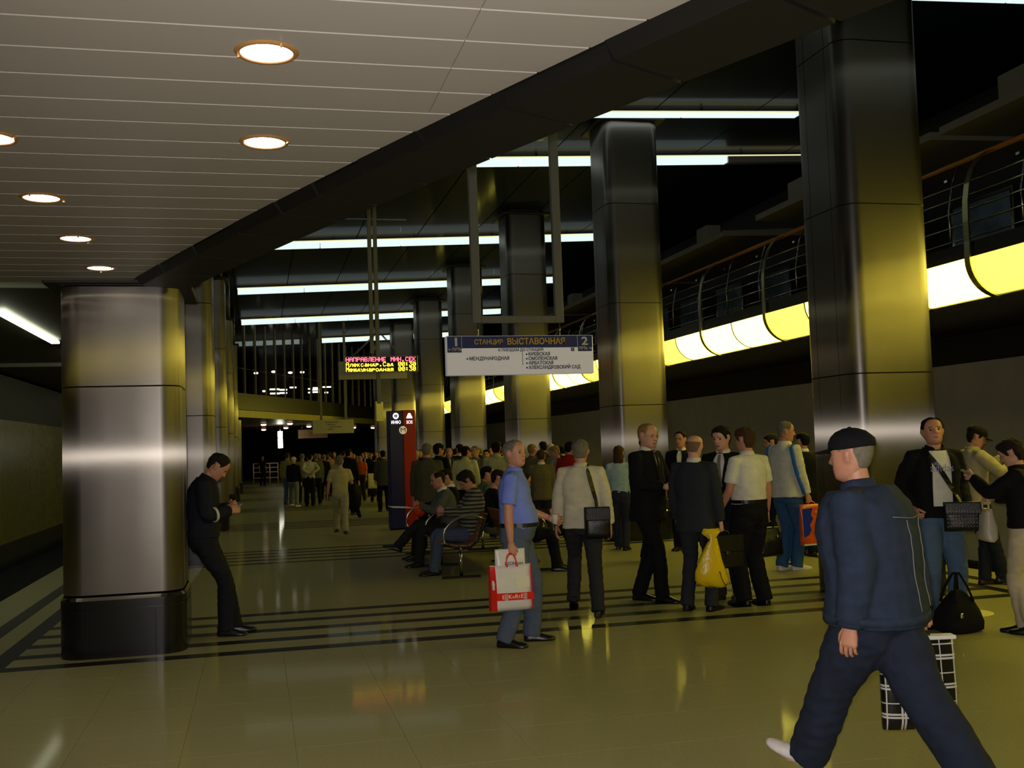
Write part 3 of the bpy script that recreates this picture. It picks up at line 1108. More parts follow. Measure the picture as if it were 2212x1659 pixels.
def shoe_mesh(s=1.0):
    mb = MB()
    rings = []
    for y, w, h, zb in ((-.072, .020, .050, .006), (-.060, .032, .072, .0), (-.03, .036, .088, 0), (.01, .037, .090, 0), (.05, .040, .078, 0), (.09, .046, .060, 0), (.13, .048, .048, 0), (.165, .042, .040, 0), (.19, .028, .033, .003), (.202, .010, .024, .008)):
        ring = []
        for x, z in ((-1.0, 0), (1.0, 0), (1.04, .25), (.92, .6), (.6, .9), (0.0, 1.0), (-.6, .9), (-.92, .6), (-1.04, .25)):
            ring.append((x * w, y, zb + z * (h - zb)))
        rings.append(ring)
    mb.loft(rings, smooth=True)
    return mb


def ik(a, t, l1, l2, pole):
    a, t = np.array(a, float), np.array(t, float)
    d = t - a
    D = np.linalg.norm(d)
    Dm = min(D, (l1 + l2) * 0.998)
    u = d / (D + 1e-9)
    t = a + u * Dm
    c = (l1 * l1 + Dm * Dm - l2 * l2) / (2 * l1 * Dm)
    c = max(-1, min(1, c))
    p = np.array(pole, float)
    p = p - u * (p @ u)
    p = unit(p)
    k = a + u * (l1 * c) + p * (l1 * math.sqrt(max(0, 1 - c * c)))
    return k, t


def sup_ring(pos, R, hw, hd, off=0.0, n=20, e=0.85):
    out = []
    for q in np.linspace(0, 2 * math.pi, n, endpoint=False):
        c, s = math.cos(q), math.sin(q)
        x = hw * math.copysign(abs(c) ** e, c)
        y = off + hd * math.copysign(abs(s) ** e, s)
        out.append(tuple(pos + R[0] * x + R[1] * y))
    return out


def job(name, mb, m, parent, lod, post=None, scale=1.0, vox=1.0, wrinkle=0.0, seed=0.0):
    me = mb.mesh(name)
    if scale != 1.0:
        a = np.empty(len(me.vertices) * 3)
        me.vertices.foreach_get('co', a)
        me.vertices.foreach_set('co', a * scale)
    o = obj(name, me, m, parent)
    v, it = LOD[lod]
    md = o.modifiers.new('union', 'REMESH')
    md.mode = 'VOXEL'
    md.voxel_size = v * vox
    sm = o.modifiers.new('smooth', 'SMOOTH')
    sm.iterations = it
    sm.factor = 0.5
    JOBS.append((o, post, wrinkle, seed))
    return o


PEOPLE = []


def person(label, x, y, face, H=1.75, lod=1, girth=1.0, belly=0.0, lean=0.0, hunch=0.0, side=0.0, twist=0.0, hipz=0.925, hipoff=(0, 0), head=(0, 0, 0),
           la=(4, 8, 12, 0), ra=(4, 8, 12, 0), lh='relax', rh='relax', lroll=0, rroll=0, feet=((-.10, 0), (.10, 0)), toes=(8, 8), footpitch=(0, 0), footz=(0, 0), knee=(0, 1, 0),
           top='shirt_short', topm=None, under=None, tie=None, bottomm=None, shoem=None, hair='short', hairm=None, th=.012, skin=0, belt=None, collar=None,
           loose=0.0, hem=None, group=None, extras=(), hairtop=None, legr=1.0, facew=1.0, cat='person', lapel=True, open_w=1.0):
    s = H / 1.75
    root = empty('person', (x, y, 0), rz=-math.radians(face))
    tag(root, label, cat, group)
    seed = (x * 3.1 + y * 1.7) % 17
    sk = skin_mat(skin)
    hipc = np.array((hipoff[0], hipoff[1], hipz))
    shw = 0.178 * (0.5 + 0.5 * girth)

    def S(u):
        if u <= .93:
            return hipc + np.array((0, 0, u - .93)), np.array(((1.0, 0, 0), (0, 1.0, 0), (0, 0, 1.0)))
        p = hipc.copy()
        n = 12
        R = None
        for i in range(n + 1):
            uu = .93 + (u - .93) * i / n
            f = (uu - .93) / .55
            ang = math.radians(lean * min(1, f * 3) + hunch * max(0, (uu - 1.18) / .32))
            sd = math.radians(side * min(1, f * 2))
            R = rotz(-math.radians(twist) * min(1, f)) @ roty(sd) @ rotx(-ang)
            if i < n:
                p = p + R[:, 2] * (u - .93) / n
        return p, R.T
    rows = [(.86, .125, .085), (.90, .160, .105), (.95, .165, .108), (1.03, .148, .100), (1.12, .152, .104), (1.22, .168, .112), (1.32, .178, .112), (1.39, .168, .098), (1.44, .125, .078), (1.475, .075, .064)]

    def torso(mb, rows, add, beld=0.0, emin=None):
        rr = []
        for u, hw, hd in rows:
            p, R = S(u)
            b = belly + beld
            o = .012 + b * math.exp(-((u - 1.05) / .13) ** 2) * .5
            rr.append(sup_ring(p, R, (hw + add) * (0.45 + 0.55 * girth), (hd + add) * girth + b * .5 * math.exp(-((u - 1.05) / .13) ** 2), o - .012))
        mb.loft(rr)

    # ---------------- joints
    J = {}
    for sd, nm, arm in ((-1, 'L', la), (1, 'R', ra)):
        p, R = S(1.415)
        sh = p + R[0] * sd * shw - R[1] * .005
        if arm[0] == 'to':
            tgt = np.array(arm[1], float) / s
            pole = arm[2] if len(arm) > 2 else (sd * .6, -.7, -.5)
            el, wr = ik(sh, tgt, .285, .255, pole)
        else:
            ap, ab, eb, inw = [math.radians(v) for v in arm]
            du = np.array((sd * math.sin(ab), math.cos(ab) * math.sin(ap), -math.cos(ab) * math.cos(ap)))
            df = np.array((sd * math.sin(ab * .5 - inw), math.cos(inw) * math.sin(ap + eb), -math.cos(inw) * math.cos(ap + eb)))
            Rm = rotz(-math.radians(twist))
            el = sh + Rm @ unit(du) * .285
            wr = el + Rm @ unit(df) * .255
        J['sh' + nm], J['el' + nm], J['wr' + nm] = sh, el, wr
    for i, (sd, nm) in enumerate(((-1, 'L'), (1, 'R'))):
        hp = hipc + np.array((sd * .088, 0, -.02))
        f = feet[i]
        fz = footz[i]
        fp = math.radians(footpitch[i])
        yaw = math.radians(toes[i]) * sd
        fd = np.array((math.sin(yaw), math.cos(yaw), 0))
        an = np.array((f[0] / s, f[1] / s, (fz + .075))) + fd * (0.0)
        if fp > 0:   # heel lifted, toe stays down
            an = an + np.array((0, 0, .13 * math.sin(fp))) - fd * (.13 * (1 - math.cos(fp)))
        elif fp < 0:
            an = an + np.array((0, 0, .02))
        kn, an2 = ik(hp, an, .43, .425, knee if not isinstance(knee, dict) else knee[nm])
        J['hp' + nm], J['kn' + nm], J['an' + nm] = hp, kn, an2
        J['fd' + nm] = (fd, fp, yaw)
    # ---------------- head frame
    p0, R0 = S(1.46)
    Rh = rotz(-math.radians(twist + head[0])) @ rotx(-math.radians(head[1] + 0.35 * (lean + hunch) * 0)) @ roty(math.radians(head[2]))
    piv = p0 + R0[2] * .075 + R0[1] * .012
    HM = lambda V: (V - np.array((0, -.012, .035))) @ Rh.T + piv
    nr, nc = {0: (46, 60), 1: (30, 40), 2: (18, 24)}[lod]
    V, quads, A, Z, nr, nc = head_grid(nr, nc, wide=facew)
    # ---------------- body (one continuous mesh)
    mb = MB()
    torso(mb, rows, -.012)
    nk = 14 if lod == 0 else 10
    mb.tube([S(1.36)[0], S(1.45)[0] + R0[1] * .004, HM(np.array((0, -.014, .045))), HM(np.array((0, -.012, .10)))], [.075, .058, .055, .050], nk)
    for nm in 'LR':
        sh, el, wr = J['sh' + nm], J['el' + nm], J['wr' + nm]
        mid = (el + wr) / 2
        q = el + (wr - el) * .3
        mb.tube([S(1.40)[0], sh, (sh + el) / 2, el, q, mid + (wr - mid) * .4, wr], [.06, .056, .047 * girth ** .5, .041, .042, .034, .0265], nk)
        hp, kn, an = J['hp' + nm], J['kn' + nm], J['an' + nm]
        fd = J['fd' + nm][0]
        mb.tube([hp, hp + (kn - hp) * .3, hp + (kn - hp) * .7, kn, kn + (an - kn) * .3, kn + (an - kn) * .7, an], [.082, .080, .063, .052, .052, .038, .033], nk)
        mb.tube([an - fd * .03 + np.array((0, 0, -.02)), an + fd * .05 + np.array((0, 0, -.035)), an + fd * .12 + np.array((0, 0, -.05))], [.026, .026, .018], 8)
    hands = []
    for sd, nm, hpz, roll in ((-1, 'L', lh, lroll), (1, 'R', rh, rroll)):
        el, wr = J['el' + nm], J['wr' + nm]
        d = unit(wr - el)
        inward = np.array((-sd, 0.0, 0.0)) @ rotz(math.radians(twist))
        n_ = inward - d * (inward @ d)
        if np.linalg.norm(n_) < .2:
            n_ = np.array((0, 0, -1.0)) - d * (-d[2])
        n_ = unit(n_)
        t_ = np.cross(n_, d)
        if roll:
            a = math.radians(roll)
            n_, t_ = n_ * math.cos(a) + t_ * math.sin(a), t_ * math.cos(a) - n_ * math.sin(a)
        # hand frame columns: x = t (thumb side), y = palm normal, z = d
        M3 = np.stack((t_, n_, d), 1)
        if np.linalg.det(M3) < 0:
            M3[:, 0] *= -1
        thumb = 1 if (M3[:, 0] @ np.array((0, 1.0, .6))) > 0 else -1
        hb = hand_mesh(thumb, hpz, lod)
        hv = np.array(hb.v) * (1.0 if sd else 1) @ M3.T + (wr + d * .004)
        hands.append((hv, hb))
        J['grip' + nm] = wr + d * .088 + n_ * .022
        J['palm' + nm] = (wr + d * .06 + n_ * .03, d, n_, M3[:, 0])

    def body_post(me, o):
        nv = len(me.vertices)
        co = np.empty(nv * 3)
        me.vertices.foreach_get('co', co)
        vs = [co.reshape(-1, 3)]
        pf = [list(p.vertices) for p in me.polygons]
        mi = [0] * len(pf)
        off = nv
        # head with brow and lip colouring
        hv = HM(V) * s
        vs.append(hv)
        hq = [[i + off for i in q] for q in quads]
        Am = np.array([np.abs(A[list(q)]).mean() if np.abs(A[list(q)]).max() - np.abs(A[list(q)]).min() < 2 else 3 for q in quads])
        Zm = np.array([Z[list(q)].mean() for q in quads])
        lip = (Am < .27) & (Zm > .043) & (Zm < .062)
        brow = (Am > .16) & (Am < .62) & (Zm > .137 - .006 * (Am > .45)) & (Zm < .1465 - .006 * (Am > .45))
        pf += hq
        mi += [1 if l else (2 if b else 0) for l, b in zip(lip, brow)]
        pf.append([off + j for j in range(nc)][::-1])
        mi.append(0)
        pf.append([off + (nr - 1) * nc + j for j in range(nc)])
        mi.append(0)
        off += len(hv)
        if lod < 2:
            for sx in (-1, 1):
                ev, ef, em = [], [], []
                for i in range(7):
                    ph = math.pi * i / 6
                    for j in range(10):
                        q = 2 * math.pi * j / 10
                        ev.append((sx * .031 + .0145 * math.sin(ph) * math.cos(q), .0705 + .0125 * math.cos(ph), .1205 + .0085 * math.sin(ph) * math.sin(q)))
                for i in range(6):
                    for j in range(10):
                        ef.append([off + i * 10 + j, off + i * 10 + (j + 1) % 10, off + (i + 1) * 10 + (j + 1) % 10, off + (i + 1) * 10 + j][::-1])
                        em.append(4 if i < 2 else 3)
                vs.append(HM(np.array(ev)) * s)
                pf += ef
                mi += em
                off += len(ev)
        for hv_, hb in hands:
            vs.append(hv_ * s)
            pf += [[i + off for i in f] for f in hb.f]
            mi += [0] * len(hb.f)
            off += len(hv_)
        m2 = bpy.data.meshes.new('body')
        m2.from_pydata(np.concatenate(vs).tolist(), [], pf)
        hm_ = hairm or cloth('hair_dark', (40, 30, 22))
        for x_ in (sk, mat('lips', (176, 100, 88), rough=0.5), hm_, mat('eye_white', (225, 220, 210), rough=0.25), mat('iris', (30, 20, 14), rough=0.15)):
            m2.materials.append(x_)
        m2.polygons.foreach_set('material_index', mi)
        m2.polygons.foreach_set('use_smooth', [True] * len(pf))
        m2.update()
        return m2
    job('body', mb, sk, root, lod, post=body_post, scale=s, vox=1.15)

    # ---------------- hair
    if hair and hair != 'none':
        hm_ = hairm or cloth('hair_dark', (40, 30, 22))
        W, keep = hair_shell(V, quads, A, Z, hair, th, seed, top_cut=hairtop)
        used = sorted(set(i for q in keep for i in q))
        ix = {u: k for k, u in enumerate(used)}
        hb = MB()
        hb.add(HM(W[used]) * s, [[ix[i] for i in q] for q in keep], smooth=True)
        topring = [(nr - 1) * nc + j for j in range(nc)]
        if all(t in ix for t in topring):
            hb.f.append([ix[t] for t in topring])
            hb.mi.append(0)
            hb.sm.append(True)
        if hair == 'long':
            rr = []
            for z, w, d_, yo in ((.16, .074, .05, -.05), (.08, .084, .055, -.055), (0.0, .088, .052, -.055), (-.06, .08, .042, -.05), (-.10, .05, .02, -.045)):
                rr.append([tuple(HM(np.array((w * math.cos(q), yo + d_ * math.sin(q), z))) * s) for q in np.linspace(0, 2 * math.pi, 14, endpoint=False)])
            hb.loft(rr[::-1], smooth=True)
        hb.build('hair', hm_, root)

    # ---------------- trousers and shoes
    bm_ = bottomm or cloth('black_trousers', (18, 18, 20))
    mb = MB()
    seated = hipz < .7
    rr = []
    for u, hw, hd in ((.80, .10, .08), (.85, .160, .105), (.90, .176, .120), (.96, .172, .116), (1.025, .158, .108)):
        if seated and u < .85:
            continue
        p, R = S(u)
        b = belly * math.exp(-((u - 1.05) / .13) ** 2)
        rr.append(sup_ring(p, R, (hw + .006) * (0.45 + .55 * girth), (hd + .008) * girth + b * .45, b * .45))
    mb.loft(rr)
    for i, nm in enumerate('LR'):
        hp, kn, an = J['hp' + nm], J['kn' + nm], J['an' + nm]
        e = an + unit(an - kn) * .032
        g = (.6 + .4 * girth) * legr
        mb.tube([hp + np.array((0, 0, .05 if not seated else 0)), hp + (kn - hp) * .2, hp + (kn - hp) * .6, kn - unit(kn - hp) * .03, kn + unit(an - kn) * .03, kn + (an - kn) * .45, kn + (an - kn) * .85, e],
                [.085 * g, .104 * g, .088 * g, .074 * g, .071 * g, .072 * g, .068 * g, .070 * g], 14)
    job('trousers', mb, bm_, root, lod, scale=s, wrinkle=.008, seed=seed)
    for i, (nm, sd) in enumerate((('L', -1), ('R', 1))):
        fd, fp, yaw = J['fd' + nm]
        an = J['an' + nm]
        mbs = shoe_mesh()
        R = rotz(-yaw) @ rotx(-fp)
        vv = np.array(mbs.v) - np.array((0, 0, .075))
        vv = vv @ R.T + an
        lowest = vv[:, 2].min()
        if lowest < 0:
            vv[:, 2] -= lowest
        mbs.v = [tuple(p) for p in vv * s]
        mbs.build('shoe', shoem or mat('black_leather', (16, 15, 15), rough=0.35), root)
    if belt:
        p, R = S(1.02)
        b = belly * math.exp(-((1.02 - 1.05) / .13) ** 2)
        mb = MB()
        o1 = [sup_ring(S(u)[0], R, (.158 + ad) * (0.45 + .55 * girth) + .006, (.108 + ad) * girth + b * .45 + .008, b * .45, n=28) for u, ad in ((1.0, .004), (1.0, .012), (1.035, .012), (1.035, .004))]
        mb.loft([[tuple(np.array(q) * s) for q in r] for r in o1], cap=False, smooth=False)
        mb.build('belt', belt, root)

    # ---------------- upper garment
    tm_ = topm
    kind = top
    hem_u = hem if hem is not None else {'shirt_short': 1.0, 'shirt_long': 1.0, 'jacket': .80, 'casual': .90, 'coat': .62, 'tee': .92}[kind]
    if seated:
        hem_u = max(hem_u, .90)
    add = {'shirt_short': .010, 'shirt_long': .010, 'jacket': .020, 'casual': .024, 'coat': .026, 'tee': .008}[kind] + loose
    trow = [r for r in [(.62, .19, .14), (.70, .185, .135), (.80, .180, .126), (.88, .180, .124), (.95, .172, .116), (1.03, .158, .108), (1.12, .160, .110), (1.22, .170, .114), (1.32, .176, .113), (1.39, .162, .096), (1.435, .120, .076), (1.47, .074, .064)] if r[0] > hem_u + .02]
    hw0 = np.interp(hem_u, [.62, .80, .95, 1.03], [.19, .18, .172, .158])
    hd0 = np.interp(hem_u, [.62, .80, .95, 1.03], [.14, .126, .116, .108])
    trow = [(hem_u, hw0, hd0)] + trow
    mb = MB()
    torso(mb, trow, add)
    short = kind in ('shirt_short', 'tee')
    for nm, sd in (('L', -1), ('R', 1)):
        sh, el, wr = J['sh' + nm], J['el' + nm], J['wr' + nm]
        nb = S(1.43)[0] + S(1.43)[1][0] * sd * .06
        rj = {'jacket': .012, 'casual': .016, 'coat': .014}.get(kind, .0) + loose * .7
        if short:
            q = sh + (el - sh) * .78
            mb.tube([nb, sh + np.array((0, 0, -.004)), sh + (el - sh) * .4, q], [.052, .064, .065, .066], 14)
        else:
            w2 = wr - unit(wr - el) * .005
            mb.tube([nb, sh + np.array((0, 0, -.004)), (sh + el) / 2, el - unit(el - sh) * .03, el + unit(wr - el) * .03, (el + wr) / 2, w2], [.052, .066 + rj * .5, .057 + rj, .052 + rj, .050 + rj, .045 + rj, .038 + rj * .9], 14)
    part_name = {'shirt_short': 'shirt', 'shirt_long': 'shirt', 'jacket': 'suit_jacket', 'casual': 'jacket', 'coat': 'coat', 'tee': 'shirt'}[kind]
    info = dict(S=S, s=s, root=root, HM=HM, J=J, girth=girth, lod=lod, label=label, Rh=Rh)

    def top_post(me, o):
        info['bvh'] = (BVHTree.FromPolygons([v.co[:] for v in me.vertices], [list(p.vertices) for p in me.polygons]))
        return None
    job(part_name, mb, tm_, root, lod, scale=s, wrinkle=.007 if not short else .005, seed=seed + 3, post=top_post)
    info['top'] = o_top = JOBS[-1][0]
    # collar
    cm = collar if collar is not None else (under if (kind == 'jacket' and under) else tm_)
    if kind != 'tee' and cm:
        mb = MB()
        pA, RA_ = S(1.452)
        pB, RB_ = S(1.512)
        pB = pB + R0[1] * .014
        big = .010 if kind in ('casual', 'coat') else 0.0
        n = 22
        rings = []
        for p_, R_, hw, hd in ((pA, RA_, .070 + big, .070 + big), (pB, RB_, .060 + big, .062 + big), (pB, RB_, .066 + big, .068 + big), (pA, RA_, .082 + big, .080 + big)):
            ring = []
            for k in range(n):
                q = math.radians(112 + 316 * k / (n - 1))
                dz = -.022 * max(0, math.sin(q)) - .010 * (1 if (k in (0, n - 1)) else 0)
                ring.append(tuple((p_ + R_[0] * hw * math.cos(q) + R_[1] * (hd * math.sin(q) + .004) + R_[2] * dz) * s))
            rings.append(ring)
        mb.loft(rings + [rings[0]], cap=False, closed=False, smooth=True)
        mb.build('collar', cm, o_top)
    if kind in ('jacket', 'casual') and under is not None:
        info['front'] = (under, tie, tm_, lapel, open_w, kind)
    PEOPLE.append(info)
    root['_p'] = 0
    del root['_p']
    c_, s_ = math.cos(-math.radians(face)), math.sin(-math.radians(face))

    def world(v):
        v = np.array(v) * s
        return np.array((x + c_ * v[0] - s_ * v[1], y + s_ * v[0] + c_ * v[1], v[2]))
    info['world'] = world
    info['local'] = lambda w: np.array((c_ * (w[0] - x) + s_ * (w[1] - y), -s_ * (w[0] - x) + c_ * (w[1] - y), w[2]))
    return info


def front_patch(info, name, m, pts2, off, thick=.004):
    """A thin piece of cloth lying on the front of the upper garment; pts2 = rows of (u, [x ...])."""
    S, s, bvh = info['S'], info['s'], info['bvh']
    rows = []
    for u, xs in pts2:
        p, R = S(u)
        row = []
        for x in xs:
            q = (p + R[0] * x + R[1] * .45) * s
            h = bvh.ray_cast(Vector(q), Vector(-R[1]))
            if h[0] is None:
                w = (p + R[0] * x + R[1] * .10) * s
            else:
                w = np.array(h[0])
            row.append((w, R[1]))
        rows.append(row)
    n = len(rows[0])
    mb = MB()
    k = len(rows)
    vs = [tuple(w + f * off) for r in rows for w, f in r] + [tuple(w + f * (off - thick - .006)) for r in rows for w, f in r]
    fs = []
    N = n * k
    for i in range(k - 1):
        for j in range(n - 1):
            a = i * n + j
            fs.append((a, a + 1, a + n + 1, a + n))
    for i in range(k - 1):
        for j in (0, n - 1):
            a = i * n + j
            fs.append((a, a + n, a + n + N, a + N) if j == 0 else (a, a + N, a + n + N, a + n))
    for j in range(n - 1):
        fs.append((j, j + N, j + 1 + N, j + 1))
        a = (k - 1) * n + j
        fs.append((a, a + 1, a + 1 + N, a + N))
    mb.add(vs, fs, smooth=False)
    return mb.build(name, m, info['top'])


def finish_people():
    dg = bpy.context.evaluated_depsgraph_get()
    res = []
    for o, post, wr, seed in JOBS:
        res.append(bpy.data.meshes.new_from_object(o.evaluated_get(dg)))
    for (o, post, wr, seed), me in zip(JOBS, res):
        ms = list(o.data.materials)
        old = o.data
        o.modifiers.clear()
        nv = len(me.vertices)
        if wr and nv:
            co = np.empty(nv * 3)
            me.vertices.foreach_get('co', co)
            no = np.empty(nv * 3)
            me.vertices.foreach_get('normal', no)
            P, N = co.reshape(-1, 3), no.reshape(-1, 3)
            P2 = P * np.array((1, 1, 1.0))
            d = wr * (nz(P2, 24, seed) * .6 + nz(P2 * np.array((1, 1, 1.6)), 46, seed * 2) * .5)
            me.vertices.foreach_set('co', (P + N * d[:, None]).reshape(-1))
        me.polygons.foreach_set('use_smooth', [True] * len(me.polygons))
        me.materials.clear()
        for m in ms:
            me.materials.append(m)
        if post:
            r = post(me, o)
            if r is not None:
                bpy.data.meshes.remove(me)
                me = r
        nm = old.name.split('.')[0]
        o.data = me
        bpy.data.meshes.remove(old)
        me.name = nm
    for info in PEOPLE:
        if 'front' in info:
            under, tie, tm_, lapel, ow, kind = info['front']
            bot = 1.13 if kind == 'jacket' else 1.0
            us = np.linspace(1.462, bot, 9)
            wid = lambda u: max(.006, (.020 + .030 * min(1, (1.47 - u) / .08)) * ow * ((u - bot) / (1.47 - bot)) ** .5 if kind == 'jacket' else .055 * ow + .01 * (1.47 - u))
            front_patch(info, 'shirt_front', under, [(u, [wid(u) * k for k in (-1, -.5, 0, .5, 1)]) for u in us], .006)
            if lapel:
                for sd in (-1, 1):
                    lw = .034 if kind == 'jacket' else .022
                    front_patch(info, 'lapel', tm_, [(u, [sd * (wid(u) - .004), sd * (wid(u) + lw * (.5 + .5 * math.sin(math.pi * min(1, (1.47 - u) / .16))))][::sd]) for u in us], .013)
            if tie is not None:
                us2 = np.linspace(1.455, bot - (.0 if kind == 'jacket' else .02), 8)
                tw = lambda u: .013 + .024 * (1.455 - u) / .35
                front_patch(info, 'tie', tie, [(u, [-tw(u), 0, tw(u)]) for u in us2], .014)
# ------------------------------------------------------------------ who stands where
BLK = cloth('black_suit', (20, 20, 23))
BLK2 = cloth('black_jacket', (17, 17, 20))
GREY = cloth('charcoal_suit', (44, 47, 54))
DGREY = cloth('dark_grey_trousers', (46, 46, 50))
WHITE = cloth('white_shirt', (226, 222, 208))
CREAM = cloth('cream_jacket', (214, 206, 178))
TAN = cloth('tan_shirt', (190, 178, 120))
BEIGE = cloth('beige_jacket', (184, 172, 130))
OLIVE = cloth('olive_grey_jacket', (96, 92, 68))
BLUE = cloth('blue_polo', (122, 142, 232))
LBLUE = cloth('light_blue_shirt', (170, 196, 204))
JEANS = cloth('blue_jeans', (84, 108, 136))
DENIM = cloth('dark_denim', (42, 52, 72), noise=.18, nscale=20)
DENIMT = cloth('dark_denim_trousers', (36, 43, 60), noise=.18, nscale=16)
SLATE = cloth('slate_trousers', (84, 94, 116))
STEELT = cloth('grey_trousers', (92, 92, 88))
KHAKI = cloth('khaki_trousers', (172, 164, 122))
NAVY = cloth('navy_jacket', (28, 30, 40))
RED = cloth('red_jacket', (150, 22, 20))
ORANGE = cloth('orange_top', (232, 96, 20))
GREENT = cloth('green_grey_jacket', (92, 98, 76))
PINK = cloth('dusty_pink_top', (150, 108, 88))
WTRS = cloth('beige_trousers', (206, 192, 162))
BROWN = cloth('brown_tweed_jacket', (112, 102, 66), noise=.2, nscale=60)
HG = cloth('hair_grey', (118, 112, 96), noise=.25, nscale=60)
HW_ = cloth('hair_white', (190, 182, 152), noise=.15, nscale=60)
HD = cloth('hair_dark', (34, 27, 21), noise=.25, nscale=60)
HB_ = cloth('hair_brown', (70, 50, 32), noise=.25, nscale=60)
HBL = cloth('hair_black', (18, 16, 15), noise=.2, nscale=60)
HF_ = cloth('hair_fair', (150, 120, 70), noise=.2, nscale=60)
SHOE_W = mat('white_trainer', (214, 208, 204), rough=0.5, noise=.08, nscale=40)
SHOE_B = mat('brown_leather', (52, 38, 28), rough=0.4)


def striped(name, a, b, scale):
    m = mat(name, a, rough=.9, bump=.3)
    nt = m.node_tree
    bs = nt.nodes['Principled BSDF']
    tc = nt.nodes.new('ShaderNodeTexCoord')
    wv = nt.nodes.new('ShaderNodeTexWave')
    wv.bands_direction = 'Z'
    wv.inputs['Scale'].default_value = scale
    wv.inputs['Distortion'].default_value = 2.0
    wv.inputs['Detail Scale'].default_value = 0.6
    cr = nt.nodes.new('ShaderNodeValToRGB')
    cr.color_ramp.elements[0].position = .42
    cr.color_ramp.elements[1].position = .58
    cr.color_ramp.elements[0].color = lin(a)
    cr.color_ramp.elements[1].color = lin(b)
    nt.links.new(tc.outputs['Object'], wv.inputs['Vector'])
    nt.links.new(wv.outputs['Fac'], cr.inputs['Fac'])
    nt.links.new(cr.outputs['Color'], bs.inputs['Base Color'])
    return m


M_STRIPED = striped('striped_knit', (44, 42, 38), (132, 128, 108), 6.5)
LEATHER = mat('black_bag_leather', (17, 17, 17), rough=0.38, bump=.2, bscale=90)
BELTM = mat('black_belt', (14, 13, 12), rough=0.4)


def stand(label, fl, fr, face, crown, **kw):
    """A person whose feet (heel-ankle points) stand at two pixels of the photograph; top = pixel of the crown."""
    a, b = on_floor(*fl), on_floor(*fr)
    c = (a + b) / 2
    off = kw.pop('root', None)
    if off:
        c = c + np.array((off[0], off[1], 0))
    d = ray_dir(*crown)
    t = math.hypot(c[0], c[1]) / math.hypot(d[0], d[1])
    h = CAMH + d[2] * t
    H_ = kw.pop('H', h * kw.pop('hk', 1.0))
    face += math.degrees(math.atan2(c[0], c[1]))
    ca, sa = math.cos(math.radians(face)), math.sin(math.radians(face))
    loc = lambda w: (ca * (w[0] - c[0]) - sa * (w[1] - c[1]), sa * (w[0] - c[0]) + ca * (w[1] - c[1]))
    return person(label, c[0], c[1], face, H=H_, feet=(loc(a), loc(b)), **kw)


def at(label, px, Y, face, crown=None, H=1.74, **kw):
    """A person at depth Y under pixel column px (feet hidden in the photograph)."""
    d = ray_dir(px, 975)
    x = d[0] / d[1] * Y
    if crown is not None:
        d = ray_dir(px, crown)
        H = CAMH + d[2] * (Y / d[1])
    face += math.degrees(math.atan2(x, Y))
    kw.setdefault('lod', 1 if Y < 21 else 2)
    return person(label, x, Y, face, H=H, **kw)


W = {}
# --- front row
W['walker'] = stand('person in dark denim jacket and black cap striding left, nearest the camera', (1742, 1686), (2118, 1800), 283, (1830, 936), hk=1.045, lod=0, top='casual', hem=.86, topm=DENIM,
                    bottomm=DENIMT, shoem=SHOE_W, hair='short', hairm=HG, th=.004, lean=6, head=(4, 2, 0), la=(-9, 10, 18, 4), ra=(-20, 12, 10, 0), footpitch=(-26, 40), lh='relax', rh='grip', hipz=.885,
                    girth=1.32, loose=.026, legr=1.28, toes=(4, 4), skin=0, collar=DENIM, twist=6)
W['blue'] = stand('person in light blue polo shirt looking right, red and white carrier bag in hand', (1150, 1384), (1092, 1398), 96, (1120, 946), lod=0, top='shirt_short', topm=BLUE, bottomm=SLATE,
                  hair='short', hairm=HG, th=.008, belly=.075, girth=1.1, head=(30, -6, 0), la=(8, 10, 62, 6), ra=(-6, 7, 10, 0), rh='grip', lh='hold', belt=BELTM, hem=.99, legr=1.08, skin=0, toes=(10, 14))
W['cream'] = stand('person in cream white jacket seen from behind, black bag on the right hip', (1240, 1318), (1293, 1336), 4, (1270, 946), lod=0, top='jacket', hem=.86, topm=CREAM, bottomm=DGREY, hair='short',
                   hairm=HG, th=.013, la=(4, 12, 8, 0), ra=(-6, 13, 14, 0), footpitch=(24, 0), girth=1.02, collar=CREAM, loose=.006, toes=(4, 4))
W['glasses'] = stand('person in black suit with glasses and receding hair, facing right', (1382, 1296), (1432, 1300), 122, (1424, 910), lod=0, top='jacket', topm=BLK, under=WHITE, tie=cloth('black_tie', (22, 22, 26)),
                     bottomm=BLK, hair='receding', hairm=HF_, th=.009, girth=1.1, belly=.03, head=(6, 8, 0), la=('to', (-.12, .32, 1.16)), ra=('to', (.16, .30, 1.15)), lh='hold', rh='hold', skin=1, hem=.79, facew=1.05)
W['bald'] = stand('bald person in dark grey suit seen from behind, holding a yellow bag and a briefcase', (1485, 1318), (1538, 1320), 22, (1492, 936), lod=0, top='jacket', topm=GREY, under=None, collar=WHITE,
                  bottomm=GREY, hair='bald', hairm=cloth('hair_sparse', (128, 100, 78)), hairtop=.165, th=.003, la=(6, 10, 16, 0), ra=(0, 9, 8, 0), rh='grip', lh='grip', girth=1.04, head=(-4, 6, 4), hem=.78, skin=1)
W['tie'] = stand('person in dark suit and patterned grey tie talking, facing the camera', (1598, 1290), (1556, 1294), 204, (1538, 918), lod=0, top='jacket', topm=BLK2, under=WHITE,
                 tie=mat('grey_patterned_tie', (130, 122, 118), rough=.6, noise=.35, nscale=120), bottomm=cloth('dark_trousers', (40, 40, 42)), hair='full', hairm=HD, th=.014, head=(8, 8, 0), girth=1.05, open_w=1.6, skin=1,
                 la=(4, 8, 10, 0), ra=(4, 8, 10, 0), shoem=SHOE_B, hem=.79)
